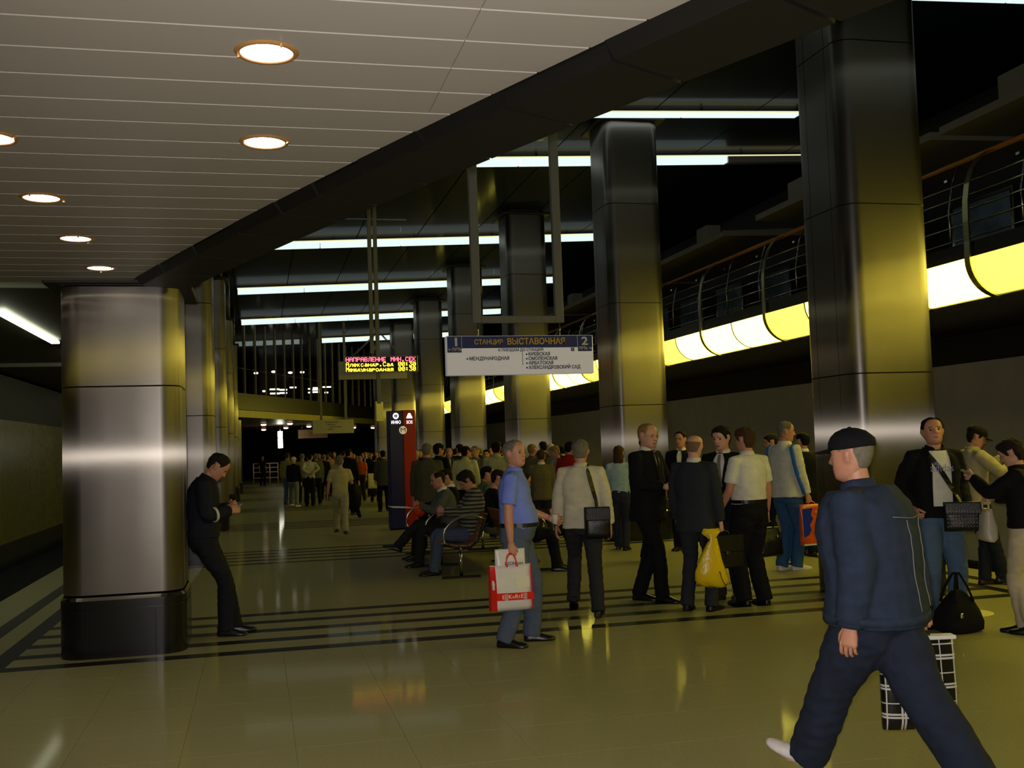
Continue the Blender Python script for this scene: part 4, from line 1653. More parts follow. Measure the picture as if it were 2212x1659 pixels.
W['wshirt'] = stand('person in white short sleeved shirt and black trousers, turned away to the left', (1608, 1308), (1652, 1306), 318, (1618, 920), lod=0, top='shirt_short', topm=WHITE, bottomm=BLK, hair='full',
                    hairm=HB_, th=.016, belly=.03, girth=1.08, la=(10, 6, 24, 0), ra=(2, 12, 10, 0), rh='grip', lh='hold', head=(-12, 4, 0), hem=.985, legr=1.15, belt=BELTM)
W['sport'] = stand('person in white tracksuit top with a blue band, carrying a blue and orange bag', (1690, 1232), (1722, 1232), 48, (1682, 908), lod=0, top='casual', hem=.86, topm=cloth('white_tracksuit', (214, 212, 200)),
                   bottomm=cloth('blue_track_trousers', (52, 88, 132)), shoem=SHOE_W, hair='short', hairm=HG, th=.010, head=(34, 4, 0), la=(4, 12, 10, 0), ra=(6, 8, 10, 0), rh='grip', girth=1.12, belly=.03, collar=WHITE, skin=0)
W['asian'] = stand('person in open black jacket over a white printed T-shirt, hands in jeans pockets', (2070, 1345), (2006, 1352), 158, (2030, 898), lod=0, top='casual', topm=BLK2, under=WHITE, bottomm=JEANS,
                   hair='short', hairm=HBL, th=.012, head=(10, -14, 3), la=('to', (-.22, .06, .97), (-.35, -1, 0)), ra=('to', (.22, .06, .97), (.35, -1, 0)), lh='grip', rh='grip', girth=1.03, open_w=1.5, skin=0, hem=.90,
                   shoem=cloth('grey_suede', (52, 48, 40)), legr=1.12, facew=1.04)
W['cap'] = stand('person in beige jacket and black cap reading a paper at the right', (2128, 1262), (2168, 1262), 62, (2092, 916), lod=0, top='casual', topm=BEIGE, bottomm=cloth('dark_jeans', (38, 42, 52)), hair='full',
                 hairm=HD, th=.012, head=(20, 22, 0), la=('to', (-.06, .36, 1.30)), ra=('to', (.20, .34, 1.24)), lh='hold', rh='hold', girth=1.0, hem=.88, root=(-.18, 0), collar=BEIGE, shoem=SHOE_B)
W['woman'] = stand('dark haired person in black top and beige trousers at the right edge, holding a phone', (2213, 1366), (2232, 1372), 276, (2206, 944), lod=0, top='casual', topm=BLK2, under=None,
                   bottomm=WTRS, hair='full', hairm=HD, th=.022, head=(0, 24, 0), la=('to', (-.02, .34, 1.22)), ra=('to', (.22, .22, 1.05)), lh='hold', rh='grip', girth=.92, hem=.95, skin=1)
W['reader'] = person('person in black jacket leaning on the left steel column, looking down at a phone', -.35, 9.98, 92, H=1.69, lod=0, top='casual', topm=NAVY, under=None, bottomm=cloth('dark_navy_trousers', (26, 28, 36)),
                     hair='short', hairm=HD, th=.014, hipoff=(0, -.14), hipz=.90, lean=0, hunch=22, head=(0, 42, 0), la=('to', (-.05, .09, 1.13)), ra=('to', (.08, .11, 1.10)), lh='hold', rh='hold', feet=((-.09, .12), (.09, .05)), hem=.93,
                     girth=1.1, toes=(6, 10))
W['suit2'] = stand('person in black suit half hidden behind the nearest right column, turned away', (1738, 1196), (1757, 1202), 330, (1742, 932), lod=0, top='jacket', topm=BLK, collar=WHITE, bottomm=BLK, hair='short', hairm=HBL,
                   girth=1.0, head=(-14, 0, 0))
W['dark9'] = person('dark haired person in light shirt between the tracksuit and the black suit', 7.05, 13.7, 300, H=1.66, lod=1, topm=CREAM, bottomm=BLK, hair='full', hairm=HD, th=.015, head=(-15, 12, 0))
# --- middle distance, right of the information pillar
W['lblue'] = stand('long haired person in pale blue blouse behind the black suit with glasses', (1336, 1187), (1352, 1189), 12, (1342, 962), lod=1, top='shirt_long', topm=LBLUE, bottomm=cloth('dark_skirt_trousers', (48, 50, 62)), hair='long',
                   hairm=HB_, th=.018, girth=.9, hem=.95)
at('bald person mostly hidden behind the black suit with glasses', 1393, 13.4, 60, crown=938, topm=BLK, top='jacket', bottomm=BLK, hair='bald', hairm=HD, hairtop=.16, th=.004, head=(20, 0, 0), collar=WHITE)
at('person with dark glasses looking out between the bald person and the black suit', 1472, 14.6, 196, crown=930, top='jacket', topm=BLK2, under=WHITE, bottomm=BLK, hair='short', hairm=HBL, head=(10, 0, 0))
at('person in brown tweed jacket seen from behind, right of the blue polo shirt', 1168, 16.9, 8, crown=970, top='jacket', topm=BROWN, bottomm=DGREY, hair='short', hairm=HB_, th=.011, collar=WHITE, girth=1.05, head=(-6, 0, 0), lod=1)
at('person in red jacket with a black backpack, turned away', 1230, 17.0, 20, crown=952, top='casual', topm=RED, bottomm=BLK, hair='short', hairm=HBL, head=(10, 0, 0))
at('fair haired young person in pale jacket looking down left', 1204, 18.2, 250, crown=960, top='casual', topm=cloth('pale_jacket', (150, 144, 116)), under=LBLUE, bottomm=DGREY, hair='full', hairm=HF_, head=(0, 22, 0))
at('white haired person between the tweed jacket and the fair young one', 1190, 19.6, 10, crown=958, top='jacket', topm=OLIVE, bottomm=BLK, hair='full', hairm=HW_)
at('dark haired person behind the tweed jacket', 1174, 21.5, 340, crown=952, top='jacket', topm=BLK, bottomm=BLK, hair='full', hairm=HBL)
at('balding fair person right of the blue polo shirt\'s head', 1148, 18.6, 30, crown=957, top='jacket', topm=OLIVE, bottomm=BLK, hair='receding', hairm=HF_, th=.006)
at('person in pale green jacket seen from behind, left of the blue polo shirt', 1072, 18.0, 12, crown=952, top='casual', topm=cloth('pale_green_jacket', (176, 174, 120)), bottomm=DGREY, hair='full', hairm=HBL, th=.016)
at('person in pale yellow shirt just behind the blue polo shirt\'s head', 1094, 21.5, 300, crown=956, topm=cloth('pale_yellow_shirt', (206, 198, 140)), bottomm=BLK, hair='full', hairm=HBL)
at('smiling person with glasses looking at the camera in the crowd', 1051, 23.0, 190, crown=970, topm=CREAM, bottomm=BLK, hair='full', hairm=HBL, lod=1)
at('grey haired person in blue shirt and grey jacket facing left in the crowd', 1028, 20.4, 215, crown=962, top='casual', topm=cloth('grey_jacket', (98, 98, 84)), under=LBLUE, bottomm=DGREY, hair='short', hairm=HG)
at('person in cream jacket seen from behind above the seated ones', 1004, 19.0, 14, crown=962, top='casual', topm=cloth('cream_yellow_jacket', (206, 200, 136)), bottomm=BLK, hair='full', hairm=HBL, head=(24, 6, 0), girth=1.05)
at('person in dark suit with light collar behind the cream jacket', 994, 23.8, 330, crown=958, top='jacket', topm=BLK, collar=WHITE, bottomm=BLK, hair='full', hairm=HD)
at('balding person facing the camera beside a steel column', 970, 23.2, 185, crown=965, top='casual', topm=DGREY, under=CREAM, bottomm=BLK, hair='receding', hairm=HD, lod=1)
at('black haired person in dark clothes right of the broad grey coat', 946, 19.6, 30, crown=957, top='jacket', topm=BLK2, bottomm=BLK, hair='full', hairm=HBL, th=.02, head=(30, 0, 0))
at('grey haired person in broad dark grey coat seen from behind, beside the red pillar', 922, 16.6, 6, crown=956, top='coat', topm=cloth('grey_brown_coat', (78, 74, 56)), bottomm=BLK, hair='short', hairm=HG, girth=1.16, lod=1)
at('white haired person peeking out right of the red pillar', 898, 25.0, 10, crown=972, top='jacket', topm=OLIVE, bottomm=BLK, hair='full', hairm=HW_)
# --- left of the pillar
W['tan'] = stand('person in tan shirt and khaki trousers walking away, black jacket over the arm', (728, 1156), (747, 1162), 358, (735, 984), lod=1, topm=TAN, bottomm=KHAKI, hair='short', hairm=HG, th=.014, la=(2, 13, 12, 0), ra=(4, 14, 34, 0),
                 footpitch=(10, 0), hem=.97, girth=1.06, rh='grip')
W['wback'] = stand('person in white shirt with hands clasped behind the back', (664, 1094), (677, 1095), 350, (666, 980), lod=1, top='shirt_long', topm=cloth('off_white_shirt', (196, 194, 166)), bottomm=BLK, hair='short', hairm=HBL,
                   la=('to', (-.04, -.17, .98), (-.8, -.5, 0)), ra=('to', (.05, -.18, .98), (.8, -.5, 0)), hem=.94)
stand('person in tan jacket and jeans, leftmost of the far standing group', (617, 1090), (628, 1090), 20, (616, 977), lod=1, top='casual', topm=cloth('tan_jacket', (150, 138, 78)), bottomm=JEANS, hair='short', hairm=HB_)
W['vest'] = stand('person in white cap, dark vest and pale jeans in the far group', (629, 1098), (642, 1101), 30, (634, 986), lod=1, top='casual', topm=BLK2, bottomm=cloth('pale_jeans', (120, 126, 112)), hair='short', hairm=HW_, th=.016, shoem=SHOE_W)
for px, Y, face, tp, lab, kw in (
    (652, 34, 10, 979, 'person in yellowish jacket behind the white shirt with clasped hands', dict(top='casual', topm=cloth('tan_jacket'), bottomm=DGREY, hair='short', hairm=HG)),
    (682, 33, 350, 979, 'person in green grey jacket right of the white shirt with clasped hands', dict(top='casual', topm=GREENT, bottomm=BLK, hair='short', hairm=HG)),
    (699, 35.5, 20, 981, 'person in black behind the green grey jacket', dict(top='jacket', topm=BLK, bottomm=BLK, hair='short', hairm=HG)),
    (712, 39, 310, 976, 'person in dusty pink top left of the tan walker\'s head', dict(topm=PINK, bottomm=BLK, hair='short', hairm=HB_, skin=1)),
    (731, 29, 20, 983, 'fair haired person hidden behind the tan walker', dict(topm=TAN, bottomm=BLK, hair='full', hairm=HF_)),
    (752, 27, 30, 968, 'tall person in long black coat right of the tan walker', dict(top='coat', topm=BLK2, bottomm=BLK, hair='full', hairm=HBL, girth=1.1)),
    (741, 38, 15, 973, 'person in dark brown behind the tan walker', dict(top='jacket', topm=cloth('dark_brown_jacket', (50, 42, 30)), bottomm=BLK, hair='short', hairm=HD)),
    (779, 34, 200, 982, 'person in bright orange top in the far crowd', dict(topm=ORANGE, bottomm=DGREY, hair='short', hairm=HBL)),
    (771, 37, 350, 984, 'greenish fair person left of the orange top', dict(top='casual', topm=GREENT, bottomm=DGREY, hair='full', hairm=HF_)),
    (790, 40, 195, 975, 'person facing the camera right of the orange top', dict(top='jacket', topm=BLK, under=WHITE, bottomm=BLK, hair='receding', hairm=HD)),
    (802, 37, 190, 977, 'person in black facing the camera, second right of the orange top', dict(top='jacket', topm=BLK2, bottomm=BLK, hair='short', hairm=HD)),
    (813, 41, 200, 974, 'person in dark suit just left of the grey coat by the blue pillar', dict(top='jacket', topm=NAVY, under=WHITE, bottomm=BLK, hair='receding', hairm=HB_)),
    (764, 43, 180, 979, 'small far person behind the black coat', dict(topm=OLIVE, bottomm=BLK, hair='short', hairm=HD)),
    (827, 27.8, 355, 972, 'person in grey green coat left of the blue pillar', dict(top='coat', hem=.74, topm=cloth('grey_green_coat', (72, 74, 60)), bottomm=BLK, hair='short', hairm=HBL)),
    (566, 54.5, 150, 985, 'lone person beside the white barrier at the far end', dict(topm=BLK2, bottomm=BLK, hair='short', hairm=HD)),
    (957, 27, 20, 968, 'dark person far behind the black haired one', dict(top='jacket', topm=BLK2, bottomm=BLK, hair='short', hairm=HBL)),
    (1013, 28, 200, 968, 'far person facing the camera behind the cream jacket', dict(top='jacket', topm=OLIVE, bottomm=BLK, hair='short', hairm=HB_)),
    (1083, 26, 10, 962, 'far dark haired person left of the blue polo shirt\'s ear', dict(top='jacket', topm=BLK2, bottomm=BLK, hair='short', hairm=HBL)),
    (1160, 25, 15, 962, 'far person in black between balding and white haired heads', dict(top='jacket', topm=BLK, bottomm=BLK, hair='short', hairm=HBL)),
    (690, 46, 200, 978, 'far person in pink top facing the camera left of the tan walker', dict(top='jacket', topm=PINK, bottomm=BLK, hair='short', hairm=HD, lod=2)),
    (722, 44, 190, 975, 'far person in olive top just behind the tan walker\'s left shoulder', dict(top='jacket', topm=OLIVE, bottomm=BLK, hair='short', hairm=HB_, lod=2)),
    (738, 48, 200, 977, 'far person in navy over the tan walker\'s head', dict(top='jacket', topm=NAVY, bottomm=BLK, hair='short', hairm=HD, lod=2)),
    (757, 36, 10, 976, 'person in green grey jacket right beside the long black coat', dict(top='jacket', topm=GREENT, bottomm=BLK, hair='short', hairm=HG, lod=2)),
    (784, 44, 190, 977, 'far person in black between orange top and its right neighbour', dict(top='jacket', topm=BLK2, bottomm=BLK, hair='short', hairm=HB_, lod=2)),
    (796, 46, 200, 976, 'far person in green grey jacket facing the camera, left of the blue pillar', dict(top='jacket', topm=GREENT, bottomm=BLK, hair='short', hairm=HD, lod=2)),
    (808, 33, 15, 983, 'person in black seen from behind by the pale yellow bag', dict(top='jacket', topm=BLK, bottomm=BLK, hair='short', hairm=HBL, lod=2)),
    (820, 44, 190, 975, 'far grey clad person closest to the blue pillar', dict(top='jacket', topm=DGREY, bottomm=BLK, hair='short', hairm=HD, lod=2)),
    (672, 42, 190, 981, 'far person in black facing the camera behind the clasped hands', dict(top='jacket', topm=BLK2, bottomm=BLK, hair='short', hairm=HD, lod=2)),
    (908, 30, 200, 970, 'far person in black between white hair and grey coat', dict(top='jacket', topm=BLK, bottomm=BLK, hair='short', hairm=HD, lod=2)),
    (983, 30, 15, 968, 'far person in green grey behind the facing balding one', dict(top='jacket', topm=GREENT, bottomm=BLK, hair='short', hairm=HBL, lod=2)),
    (1038, 29, 350, 966, 'far person in navy behind the grey haired one', dict(top='jacket', topm=NAVY, bottomm=BLK, hair='short', hairm=HG, lod=2)),
    (1062, 30, 200, 966, 'far person in olive left of the pale green jacket', dict(top='jacket', topm=OLIVE, bottomm=BLK, hair='short', hairm=HB_, lod=2)),
    (1182, 28, 200, 962, 'far person in green grey facing the camera behind the tweed jacket', dict(top='jacket', topm=GREENT, bottomm=BLK, hair='short', hairm=HD, lod=2)),
    (1240, 24, 20, 960, 'far grey haired person right of the red jacket', dict(top='jacket', topm=OLIVE, bottomm=BLK, hair='short', hairm=HG, lod=2)),
    (1215, 22, 340, 962, 'far dark person left of the red jacket', dict(top='jacket', topm=BLK2, bottomm=BLK, hair='short', hairm=HBL)),
):
    kw.setdefault('lod', 2)
    at(lab, px, Y, face, crown=tp, **kw)
# --- seated on the two benches
SEAT = dict(hipz=.50, knee={'L': (-.15, .5, 1), 'R': (.15, .5, 1)})
W['s1'] = person('balding person in grey suit seated on the bench, legs crossed', 2.56, 14.55, 268, H=1.74, lod=1, top='jacket', topm=cloth('grey_suit', (92, 94, 84)), collar=WHITE, bottomm=cloth('dark_suit_trousers', (40, 40, 40)),
                 hair='receding', hairm=HD, hairtop=.222, th=.010, lean=9, hunch=10, head=(0, 14, 0), la=('to', (-.05, .42, .82)), ra=('to', (.12, .40, .80)), lh='hold', rh='hold', feet=((-.10, .46), (.02, .72)), footz=(0, .20), footpitch=(0, -18), **SEAT)
W['s2'] = person('person in dark suit seated behind the balding one, looking down', 2.68, 15.35, 272, H=1.74, lod=1, top='jacket', topm=BLK, collar=WHITE, bottomm=BLK, hair='full', hairm=HD, lean=-10, hunch=12, head=(0, 28, 0),
                 la=('to', (-.1, .38, .74)), ra=('to', (.1, .38, .74)), feet=((-.11, .45), (.11, .48)), **SEAT)
W['s3'] = person('shaggy haired person in striped sweater and grey trousers seated nearest on the bench', 2.64, 13.50, 268, H=1.76, lod=0, top='casual', topm=M_STRIPED, bottomm=SLATE, hair='full', hairm=HD, th=.026,
                 lean=-14, hunch=26, head=(0, 36, 0), la=('to', (-.06, .34, .80)), ra=('to', (.10, .32, .76)), lh='hold', rh='hold', feet=((-.09, .50), (.10, .44)), shoem=None, hem=.92, **SEAT)
W['s4'] = person('dark haired person in green jacket on the far bench, facing away right', 3.28, 15.6, 84, H=1.74, lod=1, top='casual', topm=GREENT, bottomm=DGREY, hair='short', hairm=HBL, th=.014, hunch=8, head=(14, 6, 0),
                 la=('to', (-.12, .36, .72)), ra=('to', (.12, .36, .72)), feet=((-.11, .46), (.11, .44)), **SEAT)
W['s5'] = person('person in black T-shirt on the far bench, back to the striped sweater', 3.12, 14.35, 92, H=1.72, lod=1, top='tee', topm=BLK2, bottomm=OLIVE, hair='full', hairm=HD, hunch=14, head=(0, 20, 0),
                 la=('to', (-.12, .36, .70)), ra=('to', (.12, .36, .70)), feet=((-.11, .46), (.11, .42)), **SEAT)
W['s6'] = person('person in black trousers seated behind the blue polo shirt, legs forward', 3.20, 13.2, 95, H=1.70, lod=1, top='jacket', topm=BLK2, bottomm=BLK, hair='short', hairm=HD, hunch=10, head=(0, 20, 0),
                 la=('to', (-.12, .38, .72)), ra=('to', (.12, .38, .74)), feet=((-.10, .52), (.10, .46)), **SEAT)
finish_people()
# ------------------------------------------------------------------ direction sign on its hanging frame
M_FRAME = mat('grey_frame_paint', (120, 118, 112), rough=0.5)
M_SIGNW = mat('sign_white', (242, 236, 232), rough=0.5, emit=(0.9, 0.85, 0.85), strength=0.16)  # faint glow put into the white for the flash it throws back
M_SIGNB = mat('sign_blue', (34, 52, 128), rough=0.4)
M_SIGNY = mat('sign_yellow', (240, 190, 40), rough=0.5)
M_SIGNK = mat('sign_black', (24, 24, 28), rough=0.5)
M_SIGNI = mat('sign_ivory', (236, 230, 214), rough=0.5)


def front_rect(x0, x1, z0, z1, y, t=0.003):
    mb = MB()
    mb.box(x0, x1, y - t, y, z0, z1)
    return mb


def direction_sign(loc, w, h, label, rich=True, hangers=True):
    r = empty('direction_sign', loc)
    tag(r, label, 'sign')
    mb = MB()
    mb.bbox(0, w, 0, 0.12, 0, h, b=0.006)
    r_ = r
    r = mb.build('panel', M_SIGNW, r)
    X = lambda f: f * w
    Zf = lambda f: h - f * h
    if rich:
        front_rect(X(.006), X(.994), Zf(.315), Zf(.01), 0, .002).build('header_band', M_SIGNB, r)
        front_rect(X(.006), X(.100), Zf(.42), Zf(.01), 0, .0035).build('number_field', M_SIGNB, r)
        front_rect(X(.893), X(.990), Zf(.42), Zf(.01), 0, .0035).build('number_field', M_SIGNB, r)
        front_rect(X(.1), X(.1025), Zf(.32), Zf(.01), 0, .004).build('divider', M_SIGNI, r)
        front_rect(X(.8895), X(.892), Zf(.32), Zf(.01), 0, .004).build('divider', M_SIGNI, r)
        front_rect(X(.508), X(.511), Zf(.76), Zf(.42), 0, .002).build('divider', M_SIGNK, r)
        front_rect(X(.845), X(.868), Zf(.415), Zf(.325), 0, .002).build('line_badge', M_SIGNB, r)
        T = lambda body, fx0, fx1, fz, size, m, off=-.005, al='LEFT': text(body, size, m, r, (X(fx0), off, Zf(fz)), width=(fx1 - fx0) * w, bold=.022)
        T('1', .036, .052, .165, .145, M_SIGNI)
        T('2', .918, .962, .165, .145, M_SIGNI)
        T('← ПУТЬ', .010, .097, .345, .050, M_SIGNI)
        T('ПУТЬ →', .898, .985, .345, .050, M_SIGNI)
        T('СТАНЦИЯ', .185, .375, .165, .082, M_SIGNY)
        T('ВЫСТАВОЧНАЯ', .405, .80, .16, .108, M_SIGNY)
        T('К ПОЕЗДАМ ДО СТАНЦИЙ:', .345, .655, .372, .048, M_SIGNK)
        T('4', .851, .862, .37, .045, M_SIGNI)
        for body, a, b, z in (('МЕЖДУНАРОДНАЯ', .148, .415, .585), ('КИЕВСКАЯ', .548, .695, .485), ('СМОЛЕНСКАЯ', .548, .745, .60), ('АРБАТСКАЯ', .548, .718, .715), ('АЛЕКСАНДРОВСКИЙ САД', .548, .905, .83)):
            T(body, a, b, z, .060, M_SIGNK)
            mb = MB()
            mb.loft([[(X(a) - .022 + .011 * math.cos(q), yy, Zf(z) + .011 * math.sin(q)) for q in np.linspace(0, 2 * math.pi, 12, endpoint=False)] for yy in (-.001, -.004)])
            mb.build('line_dot', M_SIGNB, r)
    return r_


sg = direction_sign((2.31, 13.0, 2.492), 1.91, 0.492, 'white and blue station direction sign with Cyrillic lettering hanging from a grey frame')
for x in (2.73, 3.80):
    mb = MB()
    mb.tube([(x - 2.31, .06, .49), (x - 2.31, .06, .66)], .008, 6)
    mb.build('rod', M_CHROME, sg)
fr = empty('hanging_frame', (3.26, 13.06, 3.15))
tag(fr, 'grey rectangular tube frame hanging from the ceiling above the white direction sign', 'frame')
for x in (-.545, .535):
    mb = MB()
    mb.bbox(x - .055, x + .055, -.04, .04, 0.0, roofz(2.6) - 3.16, b=.006)
    mb.build('post', M_FRAME, fr)
mb = MB()
mb.bbox(-.49, .48, -.04, .04, 0.0, .09, b=.006)
mb.build('crossbar', M_FRAME, fr)

# far signs
for (lx, Y, w, z0, h, lab) in ((2.21, 44.0, 1.67, 2.33, .56, 'pale direction sign hanging far back on two thin poles'), (2.12, 57.0, 1.52, 2.33, .46, 'smaller pinkish far sign just below left of the pale one')):
    r = empty('direction_sign', (lx, Y, z0))
    tag(r, lab, 'sign')
    mb = MB()
    mb.bbox(0, w, 0, .12, 0, h, b=.008)
    mb.build('panel', mat('far_sign_face', (196, 190, 140), rough=.5) if Y < 50 else mat('far_sign_pink', (176, 140, 110), rough=.5), r)
    for k, (a, b) in enumerate(((.3, .62), (.35, .55), (.4, .7), (.36, .5))):
        front_rect(a * w, b * w, h * (.8 - .17 * k), h * (.84 - .17 * k), 0, .003).build('text_line', M_SIGNK, r)
    if Y < 50:
        for x in (.36, 1.35):
            mb = MB()
            mb.bbox(x - .05, x + .05, .02, .10, h, roofz(3) - z0, b=.008)
            mb.build('pole', mat('pole_paint', (132, 126, 96), rough=.5), r)
    else:
        for x in (.2, 1.3):
            mb = MB()
            mb.tube([(x, .06, h), (x, .06, 3.05 - z0)], .02, 6)
            mb.build('rod', M_CHROME, r)

# ------------------------------------------------------------------ LED board
GL = {
    'Н': '10001 10001 10001 11111 10001 10001 10001', 'А': '01110 10001 10001 11111 10001 10001 10001', 'П': '11111 10001 10001 10001 10001 10001 10001', 'Р': '11110 10001 10001 11110 10000 10000 10000',
    'В': '11110 10001 10001 11110 10001 10001 11110', 'Л': '00111 01001 01001 01001 01001 01001 10001', 'Е': '11111 10000 10000 11110 10000 10000 11111', 'И': '10001 10001 10011 10101 11001 10001 10001',
    'М': '10001 11011 10101 10101 10001 10001 10001', 'С': '01110 10001 10000 10000 10000 10001 01110', 'К': '10001 10010 10100 11000 10100 10010 10001', '.': '00000 00000 00000 00000 00000 01100 01100',
    'л': '00000 00000 00111 01001 01001 01001 10001', 'е': '00000 00000 01110 10001 11111 10000 01110', 'к': '00000 00000 10010 10100 11000 10100 10010', 'с': '00000 00000 01110 10000 10000 10001 01110',
    'а': '00000 00000 01110 00001 01111 10001 01111', 'н': '00000 00000 10001 10001 11111 10001 10001', 'д': '00000 00000 00110 01010 01010 11111 10001', 'р': '00000 00000 11110 10001 11110 10000 10000',
    'ж': '00000 00000 10101 10101 01110 10101 10101', 'у': '00000 00000 10001 10001 01111 00001 01110', 'о': '00000 00000 01110 10001 10001 10001 01110', 'я': '00000 00000 01111 10001 01111 00101 11001',
    '0': '01110 10001 10011 10101 11001 10001 01110', '3': '11111 00010 00100 00010 00001 10001 01110', ':': '00000 01100 01100 00000 01100 01100 00000', ' ': '00000 00000 00000 00000 00000 00000 00000',
    'б': '00011 01100 10000 11110 10001 10001 01110'}
M_LEDR = mat('led_red', (255, 60, 60), emit=(1.0, 0.06, 0.10), strength=9.0)
M_LEDY = mat('led_yellow', (255, 220, 20), emit=(1.0, 0.62, 0.02), strength=8.0)
led = empty('led_display', (1.77, 22.0, 3.205))
tag(led, 'lit red and yellow dot matrix train display hanging in mid hall', 'display')
mb = MB()
mb.bbox(0, 1.53, 0, .14, 0, .335, b=.006)
mb.build('casing', mat('led_casing', (168, 160, 140), rough=.4, metal=.3), led)
scr = front_rect(.02, 1.51, .015, .32, 0, .003).build('screen', mat('led_screen', (14, 6, 6), rough=.3), led)
PITCH = 1.47 / 116
for ri, (lft, rgt, m) in enumerate((('НАПРАВЛЕНИЕ', 'МИН.СЕК', M_LEDR), ('Александр.Сад', '00:30', M_LEDY), ('Международная', '00:30', M_LEDY))):
    for side, tx in enumerate((lft, rgt)):
        mb = MB()
        start = 1 if side == 0 else 116 - 6 * len(tx)
        for ci_, ch in enumerate(tx):
            for yy, row in enumerate(GL[ch].split()):
                for xx, b in enumerate(row):
                    if b == '1':
                        x = .03 + (start + ci_ * 6 + xx) * PITCH
                        z = .315 - .006 - (ri * 8 + yy + .5) * PITCH
                        a = PITCH * .46
                        mb.add([(x - a, -.0065, z - a), (x + a, -.0065, z - a), (x + a, -.0065, z + a), (x - a, -.0065, z + a)], [(0, 1, 2, 3)])
        mb.build('led_text', m, scr)
for x0_, x1_ in ((.16, .66), (.20, .68), (1.16, .78), (1.20, .80)):
    mb = MB()
    mb.tube([(x0_, .07, .335), (x1_, .1, .80)], .009, 6)
    mb.build('strut', M_FRAME, led)
dpole = empty('display_pole', (2.44, 22.16, 0))
tag(dpole, 'pair of thin ceiling poles carrying the red and yellow display', 'pole')
for x in (-.075, .045):
    mb = MB()
    mb.bbox(x - .04, x + .04, -.03, .03, 2.56 if x > 0 else 3.6, roofz(2.3) - .005, b=.005)
    mb.build('pole', mat('pole_paint', (132, 126, 96), rough=.5), dpole)
mb = MB()
mb.bbox(-.75, .72, -.02, .02, 6.42, 6.45, b=.004)
mb.build('crossbar', M_CHROME, dpole)
bs_ = empty('direction_sign', (1.70, 22.55, 3.10))
tag(bs_, 'plain cream sign box seen behind the red and yellow display', 'sign')
mb = MB()
mb.bbox(0, 1.44, 0, .12, 0, .38, b=.006)
mb.build('panel', mat('far_sign_face'), bs_)
mb = MB()
mb.bbox(.70, .74, .03, .07, .38, roofz(2.3) - 3.11, b=.005)
mb.build('pole', mat('pole_paint'), bs_)
ss = empty('side_sign', (2.80, 25.0, 2.27), rz=math.radians(62))
tag(ss, 'small greenish sign panel seen nearly edge on right under the display', 'sign')
mb = MB()
mb.bbox(-.22, .22, -.02, .02, 0, .46, b=.005)
mb.build('panel', mat('far_sign_face'), ss)
mb = MB()
mb.tube([(0, 0, .46), (0, 0, roofz(2.8) - 2.27)], .015, 6)
mb.build('rod', M_CHROME, ss)

# ------------------------------------------------------------------ information pillar
ip = empty('information_pillar', (2.83, 21.35, 0), rz=math.radians(14))
tag(ip, 'tall flat blue and red help pillar with white icons and a red letter M badge', 'pillar')
mb = MB()
mb.bbox(-.29, .0, -.09, .09, 0.03, 2.37, b=.012)
mb.build('blue_half', mat('pillar_blue', (24, 28, 100), rough=.4), ip)
mb = MB()
mb.bbox(.0, .27, -.09, .09, 0.03, 2.38, b=.012)
mb.build('red_half', mat('pillar_red', (176, 20, 24), rough=.4), ip)
mb = MB()
mb.box(-.27, .25, -.07, .07, 0, .03)
mb.build('foot', M_BLACK, ip)
M_ICON = mat('icon_white', (250, 250, 250), rough=.5, emit=(1, 1, 1), strength=1.6)


def disc(cx, cz, r, y, m, nm, par, r_in=0.0, t=.004, n=24):
    mb = MB()
    q = np.linspace(0, 2 * math.pi, n, endpoint=False)
    if r_in:
        o = [[(cx + rr * math.cos(a), yy, cz + rr * math.sin(a)) for a in q] for rr, yy in ((r_in, y), (r_in, y - t), (r, y - t), (r, y))]
        mb.loft(o + [o[0]], cap=False)
    else:
        mb.loft([[(cx + r * math.cos(a), yy, cz + r * math.sin(a)) for a in q] for yy in (y, y - t)])
    return mb.build(nm, m, par)


disc(-.15, 2.265, .062, -.09, M_ICON, 'icon', ip, r_in=.034)
text('i', .075, M_ICON, ip, (-.15, -.093, 2.265), align='CENTER')
disc(.14, 2.285, .034, -.09, M_ICON, 'icon', ip)
mb = MB()
mb.loft([[(.14 + a, -.09 - t, 2.215 + c) for a, c in ((-.065, 0), (.065, 0), (.058, .03), (.03, .075), (-.03, .075), (-.058, .03))] for t in (0, .005)])
mb.build('icon', M_ICON, ip)
M_PILLTXT = M_ICON
text('ИНФО', .092, M_ICON, ip, (-.15, -.092, 2.135), align='CENTER', width=.20)
text('SOS', .092, M_ICON, ip, (.14, -.092, 2.135), align='CENTER', width=.13)
disc(-.005, 1.98, .082, -.09, mat('badge_ivory', (214, 206, 168), rough=.5, emit=(.9, .8, .5), strength=.35), 'badge', ip, t=.006)  # slight glow added to brighten the ivory disc
text('M', .12, mat('badge_red', (150, 24, 16), rough=.5), ip, (-.005, -.098, 1.98), align='CENTER', width=.105)

# ------------------------------------------------------------------ benches
M_BENCHW = mat('bench_wood', (150, 98, 50), rough=.35, noise=.2, nscale=8, stretch=(1, .15, 1))


